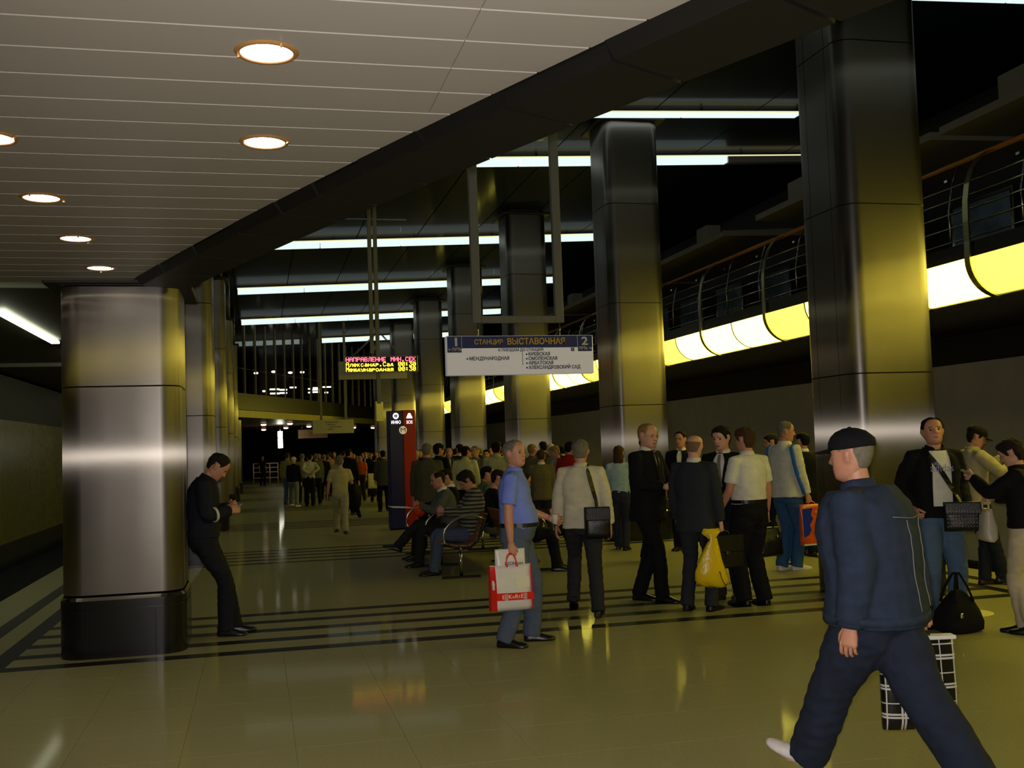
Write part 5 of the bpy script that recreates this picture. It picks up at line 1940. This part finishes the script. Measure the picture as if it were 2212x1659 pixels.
def bench(x0, sgn, ya, yb, label):
    r = empty('platform_bench', (x0, ya, 0))
    tag(r, label, 'bench')
    prof = [(0.0, .435), (.10, .405), (.22, .385), (.34, .385), (.43, .42), (.49, .52), (.54, .64), (.59, .78)]
    L = yb - ya
    for (a, za), (b, zb) in zip(prof[:-1], prof[1:]):
        d = Vector((b - a, zb - za)).normalized()
        nrm = Vector((-d.y, d.x)) * .011
        a_, b_ = Vector((a, za)) + d * .006, Vector((b, zb)) - d * .006
        pts = [a_ - nrm, b_ - nrm, b_ + nrm, a_ + nrm]
        mb = MB()
        mb.loft([[(sgn * p.x, yy, p.y) for p in pts][::(1 if sgn > 0 else -1)] for yy in (0.02, L - .02)])
        mb.build('slat', M_BENCHW, r)
    for yy in (0.0, L / 2 - .2, L - .0):
        mb = MB()
        mb.tube([(sgn * .24, yy, 0.02), (sgn * .24, yy, .37)], .022, 10)
        mb.build('leg', M_CHROME, r)
        mb = MB()
        mb.bbox(-.0 + min(0, sgn * .48), max(0, sgn * .48), yy - .035, yy + .035, 0, .025, b=.006)
        mb.build('foot', M_GALLERY, r)
        mb = MB()
        mb.tube([(sgn * .02, yy, .415), (sgn * .20, yy, .365), (sgn * .36, yy, .362), (sgn * .46, yy, .44), (sgn * .575, yy, .76)], .016, 8)
        mb.build('bracket', M_GALLERY, r)
        mb = MB()
        pts = []
        for k in range(13):
            t = k / 12
            a = math.radians(200 - 130 * t)
            pts.append((sgn * (.33 + .30 * math.cos(a)), yy, .50 + .20 * math.sin(a) + .06 * t))
        mb.tube([(sgn * .02, yy, .415)] + pts + [(sgn * .57, yy, .70)], .015, 8)
        mb.build('armrest', M_CHROME, r)
    return r


bench(2.17, 1, 12.98, 16.3, 'wooden slat bench with chrome armrest, the row seated facing left')
bench(3.62, -1, 13.25, 16.3, 'wooden slat bench behind the blue polo shirt, its row facing right')

# ------------------------------------------------------------------ barrier and light box at the far end
br = empty('crowd_barrier', (-.2, 58.0, 0))
tag(br, 'white tubular barrier at the far end of the platform', 'barrier')
M_WPAINT = mat('white_paint', (200, 180, 150), rough=.5)
for x in (0, .42, .84, 1.26):
    mb = MB()
    mb.tube([(x, 0, 0), (x, 0, 1.1)], .03, 8)
    mb.build('post', M_WPAINT, br)
for z in (.32, .62, .86, 1.08):
    mb = MB()
    mb.tube([(0, 0, z), (1.26, 0, z)], .025, 8)
    mb.build('rail', M_WPAINT, br)
lb = empty('light_box', (1.17, 56.0, 1.86))
tag(lb, 'bright vertical light box hanging over the far end of the platform', 'lamp')
for z0, z1 in ((0, .50), (.54, .86)):
    mb = MB()
    mb.bbox(-.12, .12, -.06, .06, z0, z1, b=.01)
    mb.build('diffuser', mat('light_box_glow', (255, 255, 235), emit=(1.0, 1.0, .78), strength=9.0), lb)
mb = MB()
mb.tube([(0, 0, .86), (0, 0, 1.19)], .015, 6)
mb.build('rod', M_CHROME, lb)

# pale yellow disc under the floor bag
fd_ = on_floor(2090, 1324)
mb = MB()
mb.loft([[(r_ * math.cos(q), r_ * math.sin(q), z) for q in np.linspace(0, 2 * math.pi, 28, endpoint=False)] for r_, z in ((.215, 0), (.215, .003), (.20, .004))])
t = mb.build('floor_disc', mat('pale_yellow_disc', (244, 232, 160), rough=.4), None, (fd_[0], fd_[1], 0.0))
tag(t, 'round pale yellow disc on the floor behind the black travel bag', 'sticker')

# ------------------------------------------------------------------ bags and things in hands


def bag_body(w, h, d, bulge=.25, taper=0.0, nx=9, nz_=10, seed=1.0, wr=.006, top_pinch=.5):
    """Soft bag: front and back sheets, hanging from its top edge (z 0 at top, -h at bottom)."""
    mb = MB()
    rings = []
    for k in range(nz_ + 1):
        t = k / nz_
        z = -h * t
        ww = w / 2 * (1 - taper * (1 - t))
        dd = d / 2 * (top_pinch + (1 - top_pinch) * min(1, t * 2.2)) * (1 - max(0, t - .92) * 6)
        ring = []
        n = 28
        for j in range(n):
            q = 2 * math.pi * j / n
            c, s_ = math.cos(q), math.sin(q)
            x = ww * math.copysign(abs(c) ** .45, c)
            y = dd * math.copysign(abs(s_) ** .75, s_)
            p = np.array((x, y, z))
            y += wr * float(nz(p[None, :], 26, seed)[0]) * (1 if s_ < 0 else -1) * min(1, 4 * t)
            ring.append((x, y, z))
        rings.append(ring)
    mb.loft(rings[::-1], smooth=True)
    return mb


def bag_handle(w, hgt, r, m, par, y=0.0, nm='handle', z0=-.01):
    mb = MB()
    pts = [(-w / 2, y, z0)] + [(-w / 2 * math.cos(a), y * .5, z0 + hgt * math.sin(a) ** .8) for a in np.linspace(.25, math.pi - .25, 9)] + [(w / 2, y, z0)]
    mb.tube(pts, r, 6)
    return mb.build(nm, m, par)


# red and white carrier bag
b = W['blue']
g = b['world'](b['J']['gripR'])
r = empty('carrier_bag', (g[0] - .02, g[1] + .0, g[2] - .085), rz=math.radians(6))
tag(r, 'white carrier bag with red sides and lettered red band, held by the blue polo shirt', 'bag')
M_BAGW = mat('bag_white', (224, 220, 218), rough=.3, bump=.3, bscale=30)
M_BAGR = mat('bag_red', (226, 38, 26), rough=.3)
bw, bh = .345, .355
bag_body(bw, bh, .13, seed=2.0, wr=.010).build('body', M_BAGW, r)
for sx in (-1, 1):
    mb = MB()
    rings = []
    for z in np.linspace(-.004, -bh * (.98 if sx > 0 else .99), 8):
        dd = .066 * min(1, .5 - z * 3)
        wd = .034 if sx < 0 else .014 + .01 * (-z)
        rings.append([(sx * bw / 2 + sx * .002, y_, z) for y_ in (-dd * .5, dd * .5)] + [(sx * (bw / 2 - wd), dd * .98 + .002, z), (sx * (bw / 2 - wd), -dd * .98 - .003, z)])
    mb.loft(rings)
    mb.build('side_band', M_BAGR, r)
mb = MB()
rings = []
for z in (-bh * .76, -bh * .60):
    rings.append([(x, -.0665 - .004, z + .02 * (-x)) for x in np.linspace(-bw / 2 + .03, bw / 2 - .006, 6)] + [(x, -.06, z + .02 * (-x)) for x in np.linspace(bw / 2 - .006, -bw / 2 + .03, 6)])
mb.loft(rings)
mb.build('red_band', M_BAGR, r)
for ch, x, sz in (('E', -.088, .046), ('S', -.062, .040), ('K', -.032, .046), ('o', -.004, .042), ('R', .022, .046), ('t', .046, .042), ('E', .068, .046), ('S', .096, .040)):
    if ch == 'S':
        front_rect(x - .013, x + .013, -.243 - .024, -.243 + .022, -.0705, .001).build('letter_field', mat('letter_field', (196, 180, 176), rough=.5), r)
    text(ch, sz, mat('bag_letter_white', (244, 240, 236), rough=.5) if ch != 'S' else mat('bag_letter_rose', (214, 110, 104), rough=.5), r, (x, -.0725, -.243), align='CENTER')
front_rect(.02, .135, -.175, -.095, -.0655, .003).build('label_patch', mat('patch_cream', (232, 226, 200), rough=.5), r)
mb = bag_body(.25, .17, .06, seed=5.0, wr=.006)
mb.v = [(x + .0, y + .0, z + .125) for x, y, z in mb.v]
mb.build('inner_bag', M_BAGW, r)
text('RZON.com', .036, mat('inner_print', (42, 56, 110), rough=.5), r, (-.055, -.036, .012), width=.15)
bag_handle(.085, .10, .009, M_BAGR, r, y=-.05)
bag_handle(.085, .10, .009, M_BAGR, r, y=.05)
# white paper cup in the other hand
gp = b['J']['palmL']
c_ = b['world'](gp[0])
mb = MB()
mb.loft([[(r_ * math.cos(q), r_ * math.sin(q), z) for q in np.linspace(0, 2 * math.pi, 18, endpoint=False)] for r_, z in ((.02, -.03), (.026, .045), (.028, .047), (.024, .044), (.019, -.026))], smooth=True)
t = mb.build('paper_cup', mat('paper_white', (232, 226, 220), rough=.6), None, tuple(c_))
tag(t, 'small white paper cup in the blue polo shirt\'s left hand', 'cup')

# bald person's briefcase and yellow bag
b = W['bald']
g = b['world'](b['J']['gripR'])


def briefcase(loc, rz, w, h, d, label, strap=False):
    r = empty('briefcase', loc, rz=rz)
    tag(r, label, 'briefcase')
    mb = MB()
    mb.bbox(-w / 2, w / 2, -d / 2, d / 2, -h, 0, b=.018)
    mb.build('body', LEATHER, r)
    mb = MB()
    mb.bbox(-w / 2 + .01, w / 2 - .01, -d / 2 - .012, d / 2 + .006, -h * .5, .006, b=.008)
    mb.build('flap', LEATHER, r)
    mb = MB()
    mb.bbox(-.02, .02, -d / 2 - .02, -d / 2 - .008, -h * .56, -h * .44, b=.004)
    mb.build('clasp', M_CHROME, r)
    bag_handle(.13, .055, .010, LEATHER, r)
    return r


briefcase((g[0] + .03, g[1], g[2] - .05), math.radians(8), .38, .30, .12, 'black leather briefcase in the bald person\'s right hand')
r = empty('plastic_bag', (g[0] - .10, g[1] - .07, g[2] - .03), rz=math.radians(-10))
tag(r, 'crumpled bright yellow plastic bag hanging beside the briefcase', 'bag')
M_YEL = mat('yellow_plastic', (236, 200, 14), rough=.3, bump=.5, bscale=26)
mb = MB()
rings = []
for k, (z, w, d, xo) in enumerate(((.05, .075, .03, -.02), (.02, .085, .035, -.02), (-.02, .04, .03, -.012), (-.05, .035, .03, -.01), (-.12, .065, .04, -.02), (-.22, .105, .05, -.035), (-.33, .145, .06, -.04), (-.41, .155, .065, -.03), (-.46, .12, .05, .0), (-.48, .07, .02, .03))):
    rings.append([(xo + w * math.copysign(abs(math.cos(q)) ** .7, math.cos(q)) + .006 * math.sin(5 * q + k), d * math.sin(q) + .006 * math.sin(4 * q + 2 * k), z + .008 * math.sin(3 * q + k)) for q in np.linspace(0, 2 * math.pi, 24, endpoint=False)])
mb.loft(rings[::-1], smooth=True)
mb.build('body', M_YEL, r)
mb = MB()
mb.tube([(.03, -.06, -.33), (.045, -.07, -.40), (.075, -.06, -.46), (.10, -.045, -.45)], .004, 5)
mb.build('cord', M_BLACK, r)
# black bag of the white shirt
b = W['wshirt']
g = b['world'](b['J']['gripR'])
r = empty('handbag', (g[0] + .02, g[1] - .01, g[2] - .06), rz=math.radians(20))
tag(r, 'black soft leather bag in the white short sleeved person\'s right hand', 'bag')
bag_body(.34, .28, .15, seed=4, taper=.25).build('body', LEATHER, r)
bag_handle(.15, .07, .010, LEATHER, r)
mb = MB()
mb.bbox(.04, .08, -.085, -.072, -.10, -.07, b=.004)
mb.build('buckle', M_CHROME, r)
# blue and orange bag
b = W['sport']
g = b['world'](b['J']['gripR'])
r = empty('carrier_bag', (g[0] + .03, g[1] - .02, g[2] - .03), rz=math.radians(10))
tag(r, 'glossy carrier bag, blue at left and orange at right, held by the tracksuit wearer', 'bag')
M_OR = mat('bag_orange', (222, 92, 22), rough=.3, noise=.25, nscale=14)
bag_body(.36, .48, .10, seed=6).build('body', M_OR, r)
mb = MB()
pts = [(-.18, -.05), (-.03, -.04), (-.06, -.12), (-.03, -.17), (-.08, -.24), (-.06, -.30), (-.10, -.36), (-.17, -.38)]
mb.loft([[(x, -.053 - t, z) for x, z in pts] for t in (0, .004)])
mb.build('blue_print', mat('bag_blue', (36, 52, 170), rough=.3), r)
front_rect(-.165, .175, -.48, -.462, -.036, .016).build('bottom_edge', mat('edge_white', (224, 220, 214), rough=.4), r)
front_rect(.0, .13, -.10, -.08, -.053, .004).build('print_line', mat('print_yellow', (240, 180, 70), rough=.4), r)
bag_handle(.10, .04, .008, M_OR, r)
# plaid bag
b = W['walker']
g = b['world'](b['J']['gripR'])


def plaid():
    m = mat('plaid_plastic', (20, 18, 17), rough=.3)
    nt = m.node_tree
    bs = nt.nodes['Principled BSDF']
    tc = nt.nodes.new('ShaderNodeTexCoord')
    sep = nt.nodes.new('ShaderNodeSeparateXYZ')
    nt.links.new(tc.outputs['Object'], sep.inputs[0])
    outs = []
    for ax, per, lines in (('X', .125, ((.25, .035), (.36, .035), (.75, .02))), ('Z', .125, ((.25, .035), (.36, .035), (.75, .02)))):
        for c, w in lines:
            a = nt.nodes.new('ShaderNodeMath')
            a.operation = 'DIVIDE'
            a.inputs[1].default_value = per
            nt.links.new(sep.outputs[ax], a.inputs[0])
            f = nt.nodes.new('ShaderNodeMath')
            f.operation = 'FLOORED_MODULO'
            f.inputs[1].default_value = 1.0
            nt.links.new(a.outputs[0], f.inputs[0])
            cmpn = nt.nodes.new('ShaderNodeMath')
            cmpn.operation = 'COMPARE'
            cmpn.inputs[1].default_value = c
            cmpn.inputs[2].default_value = w
            nt.links.new(f.outputs[0], cmpn.inputs[0])
            outs.append(cmpn.outputs[0])
    cur = outs[0]
    for o_ in outs[1:]:
        mx = nt.nodes.new('ShaderNodeMath')
        mx.operation = 'ADD'
        mx.use_clamp = True
        nt.links.new(cur, mx.inputs[0])
        nt.links.new(o_, mx.inputs[1])
        cur = mx.outputs[0]
    mix = nt.nodes.new('ShaderNodeMixRGB')
    mix.inputs[1].default_value = lin((20, 18, 17))
    mix.inputs[2].default_value = lin((200, 196, 190))
    nt.links.new(cur, mix.inputs[0])
    nt.links.new(mix.outputs[0], bs.inputs['Base Color'])
    return m


r = empty('carrier_bag', (g[0] - .04, g[1] - .0, g[2] - .05), rz=math.radians(-12))
tag(r, 'black and white plaid carrier bag in the denim walker\'s far hand', 'bag')
bag_body(.34, .40, .09, seed=8, wr=.004).build('body', plaid(), r)
front_rect(-.09, .03, -.24, -.10, -.047, .003).build('label_patch', mat('patch_grey', (200, 200, 206), rough=.5), r)
mb = MB()
mb.bbox(-.172, .172, -.03, .03, -.012, .006, b=.003)
mb.build('top_edge', mat('edge_white'), r)
bag_handle(.12, .06, .008, LEATHER, r)


def strap_over(pts, w, m, par, name='strap'):
    """Flat belt through points (numpy, local)."""
    mb = MB()
    rings = tube_rings(pts, 1.0, 8)
    out = []
    for i, p in enumerate(pts):
        p = np.array(p)
        q = np.array(pts[min(i + 1, len(pts) - 1)]) - np.array(pts[max(i - 1, 0)])
        q = unit(q)
        nrm = p.copy()
        nrm[2] = 0
        nrm = unit(nrm) if np.linalg.norm(nrm) > .01 else np.array((0, -1.0, 0))
        nrm = unit(nrm - q * (nrm @ q))
        t = np.cross(q, nrm)
        out.append([tuple(p + t * w / 2 + nrm * .004), tuple(p - t * w / 2 + nrm * .004), tuple(p - t * w / 2 - nrm * .004), tuple(p + t * w / 2 - nrm * .004)])
    mb.loft(out)
    return mb.build(name, m, par)


def surf(info, x, u, back=False, off=.012):
    """Point on the upper garment at lateral x, height u (model units), in the person's local metres."""
    p, R = info['S'](u)
    s = info['s']
    sg_ = -1 if back else 1
    q = (p + R[0] * x + R[1] * .5 * sg_) * s
    h = info['bvh'].ray_cast(Vector(q), Vector(-R[1] * sg_))
    w = np.array(h[0]) if h[0] is not None else (p + R[0] * x + R[1] * .1 * sg_) * s
    return w + R[1] * sg_ * off


def shoulder_bag(info, label, side_x, u_bag, w, h, d, sh_x, back, fy, rz=0.0, studs=False):
    r = empty('shoulder_bag', tuple(info['root'].location), rz=info['root'].rotation_euler.z)
    tag(r, label, 'bag')
    s = info['s']
    c = np.array((side_x, fy, u_bag)) * s
    mb = bag_body(w, h, d, seed=3.3, wr=.008, top_pinch=.7)
    ca, sa = math.cos(rz), math.sin(rz)
    mb.v = [(c[0] + x * ca - y * sa, c[1] + x * sa + y * ca, c[2] + z) for x, y, z in mb.v]
    mb.build('body', LEATHER, r)
    mb = MB()
    mb.bbox(-w / 2 * .96, w / 2 * .96, -d / 2 - .012, -d / 2 + .02, -h * .42, .0, b=.008)
    mb.v = [(c[0] + x * ca - (y if back else -y) * sa, c[1] + x * sa + (y if back else -y) * ca, c[2] + z) for x, y, z in mb.v]
    mb.build('flap', LEATHER, r)
    if studs:
        mb = MB()
        for i in range(12):
            for k in range(5):
                x, z = -w * .42 + i * w * .076, -h * .3 - k * h * .13
                yy = d / 2 + .012
                mb.box(x - .004, x + .004, yy - .002, yy + .004, z - .003, z + .003)
        mb.v = [(c[0] + x * ca - y * sa, c[1] + x * sa + y * ca, c[2] + z) for x, y, z in mb.v]
        tag(mb.build('studs', mat('stud', (120, 112, 96), rough=.4, metal=.6), r), kind='stuff')
    pts = [c + np.array((0, 0, -.02))]
    us = np.linspace(u_bag / 1.0 + .06, 1.42, 7)
    for i, u in enumerate(us):
        t = (i + .6) / 7
        pts.append(surf(info, side_x * (1 - t) + sh_x * t, u, back))
    p, R = info['S'](1.455)
    pts.append((p + R[0] * sh_x * .98) * s + R[2] * .022)
    strap_over(pts, .042, LEATHER, r)
    return r


shoulder_bag(W['cream'], 'black shoulder bag on the right hip of the cream jacket', .155, 1.07, .24, .29, .12, .075, True, -.18, rz=math.radians(12))
shoulder_bag(W['asian'], 'black studded shoulder bag hanging in front of the jeans of the open black jacket wearer', -.13, 1.03, .29, .24, .09, .10, False, .19, rz=math.radians(-16), studs=True)

# travel bag on the floor
fb = on_floor(2082, 1366)
r = empty('travel_bag', (fb[0], fb[1] + .06, 0), rz=math.radians(10))
tag(r, 'slumped black travel bag standing on the floor beside the jeans', 'bag')
mb = MB()
rings = []
for z, w, d in ((0.0, .16, .12), (.02, .195, .15), (.08, .20, .155), (.16, .175, .13), (.24, .125, .09), (.30, .075, .05), (.325, .045, .03)):
    rings.append([(w * math.copysign(abs(math.cos(q)) ** .7, math.cos(q)) + .008 * math.sin(3 * q + z * 20), d * math.copysign(abs(math.sin(q)) ** .8, math.sin(q)) + .008 * math.sin(4 * q + z * 30), z) for q in np.linspace(0, 2 * math.pi, 28, endpoint=False)])
mb.loft(rings, smooth=True)
mb.build('body', cloth('black_nylon', (18, 18, 18)), r)
for yy in (-.05, .05):
    mb = MB()
    mb.tube([(-.10, yy * 1.6, .24), (-.07, yy, .36), (-.02, yy * .3, .46), (.02, yy * .3, .46), (.06, yy, .36), (.09, yy * 1.6, .24)], .010, 6)
    mb.build('handle', cloth('black_nylon'), r)
mb = MB()
mb.bbox(-.125, -.10, -.155, -.14, .13, .17, b=.004)
mb.build('buckle', M_CHROME, r)

# phones and papers
def slab_in(info, hand, w, h, t, m, label, name, cat, off=(0, 0, 0), tilt=25, rz=0):
    p = info['world'](info['J']['palm' + hand][0]) + np.array(off)
    mb = MB()
    mb.bbox(-w / 2, w / 2, -h / 2, h / 2, -t / 2, t / 2, b=min(.003, t / 3))
    o = mb.build(name, m, None, tuple(p))
    o.rotation_euler = (math.radians(tilt), 0, info['root'].rotation_euler.z + rz)
    tag(o, label, cat)
    return o


PHONE = mat('phone_black', (22, 22, 26), rough=.25)
slab_in(W['reader'], 'R', .05, .11, .016, PHONE, 'dark mobile phone in the hands of the person leaning on the column', 'mobile_phone', 'phone', tilt=35, off=(.03, 0, .02))
slab_in(W['woman'], 'L', .05, .11, .018, mat('phone_olive', (96, 92, 60), rough=.3), 'folding mobile phone held up at the right picture edge', 'mobile_phone', 'phone', tilt=30, off=(-.03, 0, .02))
slab_in(W['cap'], 'L', .15, .21, .004, mat('paper_yellow', (236, 224, 160), rough=.6), 'folded pale paper held by the person in the black cap', 'paper', 'paper', tilt=38, off=(.03, -.02, .03))
slab_in(W['s1'], 'R', .42, .28, .006, mat('paper_white', (232, 226, 220), rough=.6), 'white folded newspaper held out by the seated grey suit', 'newspaper', 'paper', tilt=4, off=(-.24, -.04, .0))
p = W['s1']['world'](W['s1']['J']['palmL'][0])
mb = MB()
rings = []
for z, w in ((-.08, .03), (-.05, .085), (0, .105), (.05, .10), (.085, .06), (.10, .03)):
    w *= .8
    rings.append([(w * math.cos(q) + .008 * math.sin(5 * q), w * .8 * math.sin(q), z + .01 * math.sin(3 * q)) for q in np.linspace(0, 2 * math.pi, 22, endpoint=False)])
mb.loft(rings, smooth=True)
t = mb.build('wrapped_parcel', mat('orange_wrap', (222, 66, 24), rough=.3, noise=.35, nscale=60), None, (p[0] + .04, p[1] - .03, p[2] - .07))
tag(t, 'shiny orange red patterned parcel on the lap of the seated grey suit', 'parcel')
# woman's white handbag
b = W['woman']
g = b['world'](b['J']['gripR'])
r = empty('handbag', (g[0] - .02, g[1] - .03, g[2] - .09), rz=math.radians(70))
tag(r, 'pale cream handbag hanging at the right picture edge', 'bag')
bag_body(.30, .26, .12, seed=9, taper=.3).build('body', mat('cream_leather', (206, 196, 170), rough=.4, bump=.3, bscale=30), r)
bag_handle(.16, .10, .009, mat('cream_leather'), r)
# jacket over the tan walker's arm
b = W['tan']
w_ = b['world'](b['J']['wrR'])
e_ = b['world'](b['J']['elR'])
r = empty('carried_jacket', tuple((w_ + e_) / 2))
tag(r, 'black jacket draped over the tan walker\'s right forearm', 'jacket')
mb = MB()
rings = []
for k, z in enumerate((.075, .05, -.05, -.18, -.32, -.42)):
    w1, d1 = (.05, .10, .115, .13, .12, .07)[k], (.07, .14, .15, .15, .12, .06)[k]
    rings.append([(w1 * math.cos(q) + .012 * math.sin(4 * q + k) + .03 * (k > 2), d1 * math.sin(q), z + .015 * math.sin(3 * q)) for q in np.linspace(0, 2 * math.pi, 22, endpoint=False)])
mb.loft(rings[::-1], smooth=True)
mb.build('cloth', BLK, r)
mb = MB()
mb.tube([(.05, .02, -.30), (.09, .0, -.45), (.13, -.02, -.56)], [.05, .045, .03], 10)
mb.build('sleeve', BLK, r)
# little bag in the far crowd
d = ray_dir(808, 1045)
mb = bag_body(.34, .42, .12, seed=11)
t = mb.build('carrier_bag', mat('bag_cream_yellow', (226, 210, 130), rough=.4), None, (d[0] / d[1] * 30.0, 30.0, .95))
tag(t, 'pale yellow carrier bag among the far crowd left of the blue pillar', 'bag')

# ------------------------------------------------------------------ caps, glasses, prints, seams


def cap_on(info, m, gap=False):
    s, HM = info['s'], info['HM']
    mb = MB()
    rings = []
    n = 28
    for z, f in ((.150, 1.10), (.158, 1.13), (.185, 1.10), (.21, .97), (.232, .72), (.246, .36), (.250, .04)):
        ring = []
        for j in range(n):
            q = 2 * math.pi * j / n
            c, sn = math.sin(q), math.cos(q)
            y0 = .0945 if sn > 0 else .104
            ring.append(tuple(HM(np.array((.078 * f * c, y0 * f * sn, z + (.012 if sn < 0 and z < .2 else 0) * -sn))) * s))
        rings.append(ring)
    mb.loft(rings, smooth=True)
    c_ = mb.build('cap', m, info['root'])
    mb = MB()
    top, bot = [], []
    for k in range(3):
        f = k / 2
        for j in range(11):
            a = math.radians(-62 + 124 * j / 10)
            x = .082 * math.sin(a) * (1 + .04 * f)
            y = .100 * math.cos(a) + .075 * f * math.cos(a * .75)
            z = .158 - .012 * f - .010 * abs(math.sin(a)) * f
            top.append(HM(np.array((x, y, z))) * s)
            bot.append(HM(np.array((x, y, z - .005))) * s)
    n1 = len(top)
    fs = []
    for k in range(2):
        for j in range(10):
            a = k * 11 + j
            fs.append((a, a + 11, a + 12, a + 1))
            fs.append((n1 + a, n1 + a + 1, n1 + a + 12, n1 + a + 11))
    for j in range(10):
        a = 22 + j
        fs.append((a, a + n1, a + 1 + n1, a + 1))
        fs.append((j, j + 1, j + 1 + n1, j + n1))
    mb.add(top + bot, fs, smooth=True)
    mb.build('brim', m, c_)
    mb = MB()
    mb.tube([HM(np.array((0, -.0, .249))) * s, HM(np.array((0, 0, .254))) * s], .008, 8)
    mb.build('button', m, c_)
    return c_


CAPM = cloth('black_cap', (18, 18, 22))
cap_on(W['walker'], CAPM)
cap_on(W['cap'], CAPM)
cap_on(W['vest'], mat('white_cap', (226, 216, 190), rough=.8))


def glasses_on(info, m):
    s, HM = info['s'], info['HM']
    mb = MB()
    for sx in (-1, 1):
        pts = [HM(np.array((sx * .033 + .023 * math.cos(q), .100 - .006 * abs(math.cos(q)), .117 + .016 * math.sin(q)))) * s for q in np.linspace(0, 2 * math.pi, 17)]
        mb.tube(pts, .0016, 5)
        mb.tube([HM(np.array((sx * .056, .096, .122))) * s, HM(np.array((sx * .080, .04, .124))) * s, HM(np.array((sx * .082, -.01, .122))) * s], .0016, 5)
    mb.tube([HM(np.array((-.010, .103, .12))) * s, HM(np.array((.010, .103, .12))) * s], .0016, 5)
    mb.build('glasses', m, info['root'])


for k in ('glasses', 'woman', 's3'):
    glasses_on(W[k], mat('glasses_wire', (120, 110, 90), rough=.3, metal=.8))


def print_on(info, body, size, width, u, m, x0=0.0, off=.013, back=False):
    me = text_mesh(body, size, 0.0, 'CENTER', width)
    bm = bmesh.new()
    bm.from_mesh(me)
    bmesh.ops.triangulate(bm, faces=bm.faces)
    bmesh.ops.subdivide_edges(bm, edges=[e for e in bm.edges if e.calc_length() > .03], cuts=2)
    sgx = 1 if back else -1
    for v in bm.verts:
        w = surf(info, x0 + sgx * v.co.x / info['s'], u + v.co.y / info['s'], back, off)
        v.co = w
    bm.to_mesh(me)
    bm.free()
    obj('chest_print', me, m, info['top'])


print_on(W['asian'], 'adidas', .085, .19, 1.315, mat('lilac_print', (150, 148, 196), rough=.7), off=.019)


def band(info, u, add, hgt, m, name, seg=(0, 360)):
    """A waistband or hem hugging the garment."""
    s = info['s']
    p, R = info['S'](u)
    n = 40
    rings = [[], [], [], []]
    for k in range(n):
        q = 2 * math.pi * k / n
        d = R[0] * math.cos(q) + R[1] * math.sin(q)
        for j, (dz, oo) in enumerate(((-hgt / 2, .002), (-hgt / 2, add), (hgt / 2, add), (hgt / 2, .002))):
            o = (p + R[2] * dz * .8 + d * .6) * s
            h = info['bvh'].ray_cast(Vector(o), Vector(-d))
            w = np.array(h[0]) if h[0] is not None else (p + d * .17) * s
            rings[j].append(tuple(w + d * oo))
    mb = MB()
    mb.loft(rings, cap=False, smooth=True)
    return mb.build(name, m, info['top'])


def seam(info, pts, m, w=.005, back=True, name='seam', off=.003):
    P = [surf(info, x, u, back, off) for x, u in pts]
    mb = MB()
    mb.tube(P, w / 2, 5)
    return mb.build(name, m, info['top'])


STITCH = mat('denim_stitch', (120, 118, 112), rough=.8)
wk = W['walker']
band(wk, .895, .006, .05, DENIM, 'waistband')
seam(wk, [(x, 1.325 - .012 * math.cos(x * 12)) for x in np.linspace(-.17, .17, 15)], STITCH)
seam(wk, [(-.085 - .02 * (1.3 - u), u) for u in np.linspace(1.31, .93, 12)], STITCH)
seam(wk, [(.085 + .02 * (1.3 - u), u) for u in np.linspace(1.31, .93, 12)], STITCH)
for nm in 'LR':
    wr, el = wk['J']['wr' + nm], wk['J']['el' + nm]
    dd = unit(wr - el)
    mb = MB()
    mb.tube([(wr - dd * .045) * wk['s'], (wr + dd * .008) * wk['s']], [.060, .058], 18)
    mb.build('cuff', DENIM, wk['top'])
# blue band on the tracksuit sleeve, reflective band on the reader's sleeve
sp = W['sport']
M_TB = cloth('track_blue', (58, 120, 186))
front_patch(sp, 'blue_band', M_TB, [(u, [-.10, -.06]) for u in np.linspace(1.42, .92, 10)], .006) if False else None
for nm in ('R', 'L'):
    sh, el, wr = [sp['J'][k + nm] for k in ('sh', 'el', 'wr')]
    mb = MB()
    bk = np.array((0.15 if nm == 'R' else -.15, -1.0, 0.1))
    pts = [sh + np.array((0, -.02, .05)), sh + bk * .055, (sh + el) / 2 + bk * .058, el + bk * .054, (el + wr) / 2 + bk * .048, wr + bk * .040]
    mb.tube([p_ * sp['s'] for p_ in pts], [.022, .03, .032, .03, .028, .026], 10)
    mb.build('sleeve_band', M_TB, sp['top'])
rd = W['reader']
for nm in ('R', 'L'):
    wr, el = rd['J']['wr' + nm], rd['J']['el' + nm]
    dd = unit(wr - el)
    mb = MB()
    q0 = el + (wr - el) * .30
    mb.tube([q0 * rd['s'], (q0 + dd * .022) * rd['s']], [.067, .066], 18)
    mb.build('reflective_band', mat('reflective_band', (214, 206, 176), rough=.5), rd['top'])
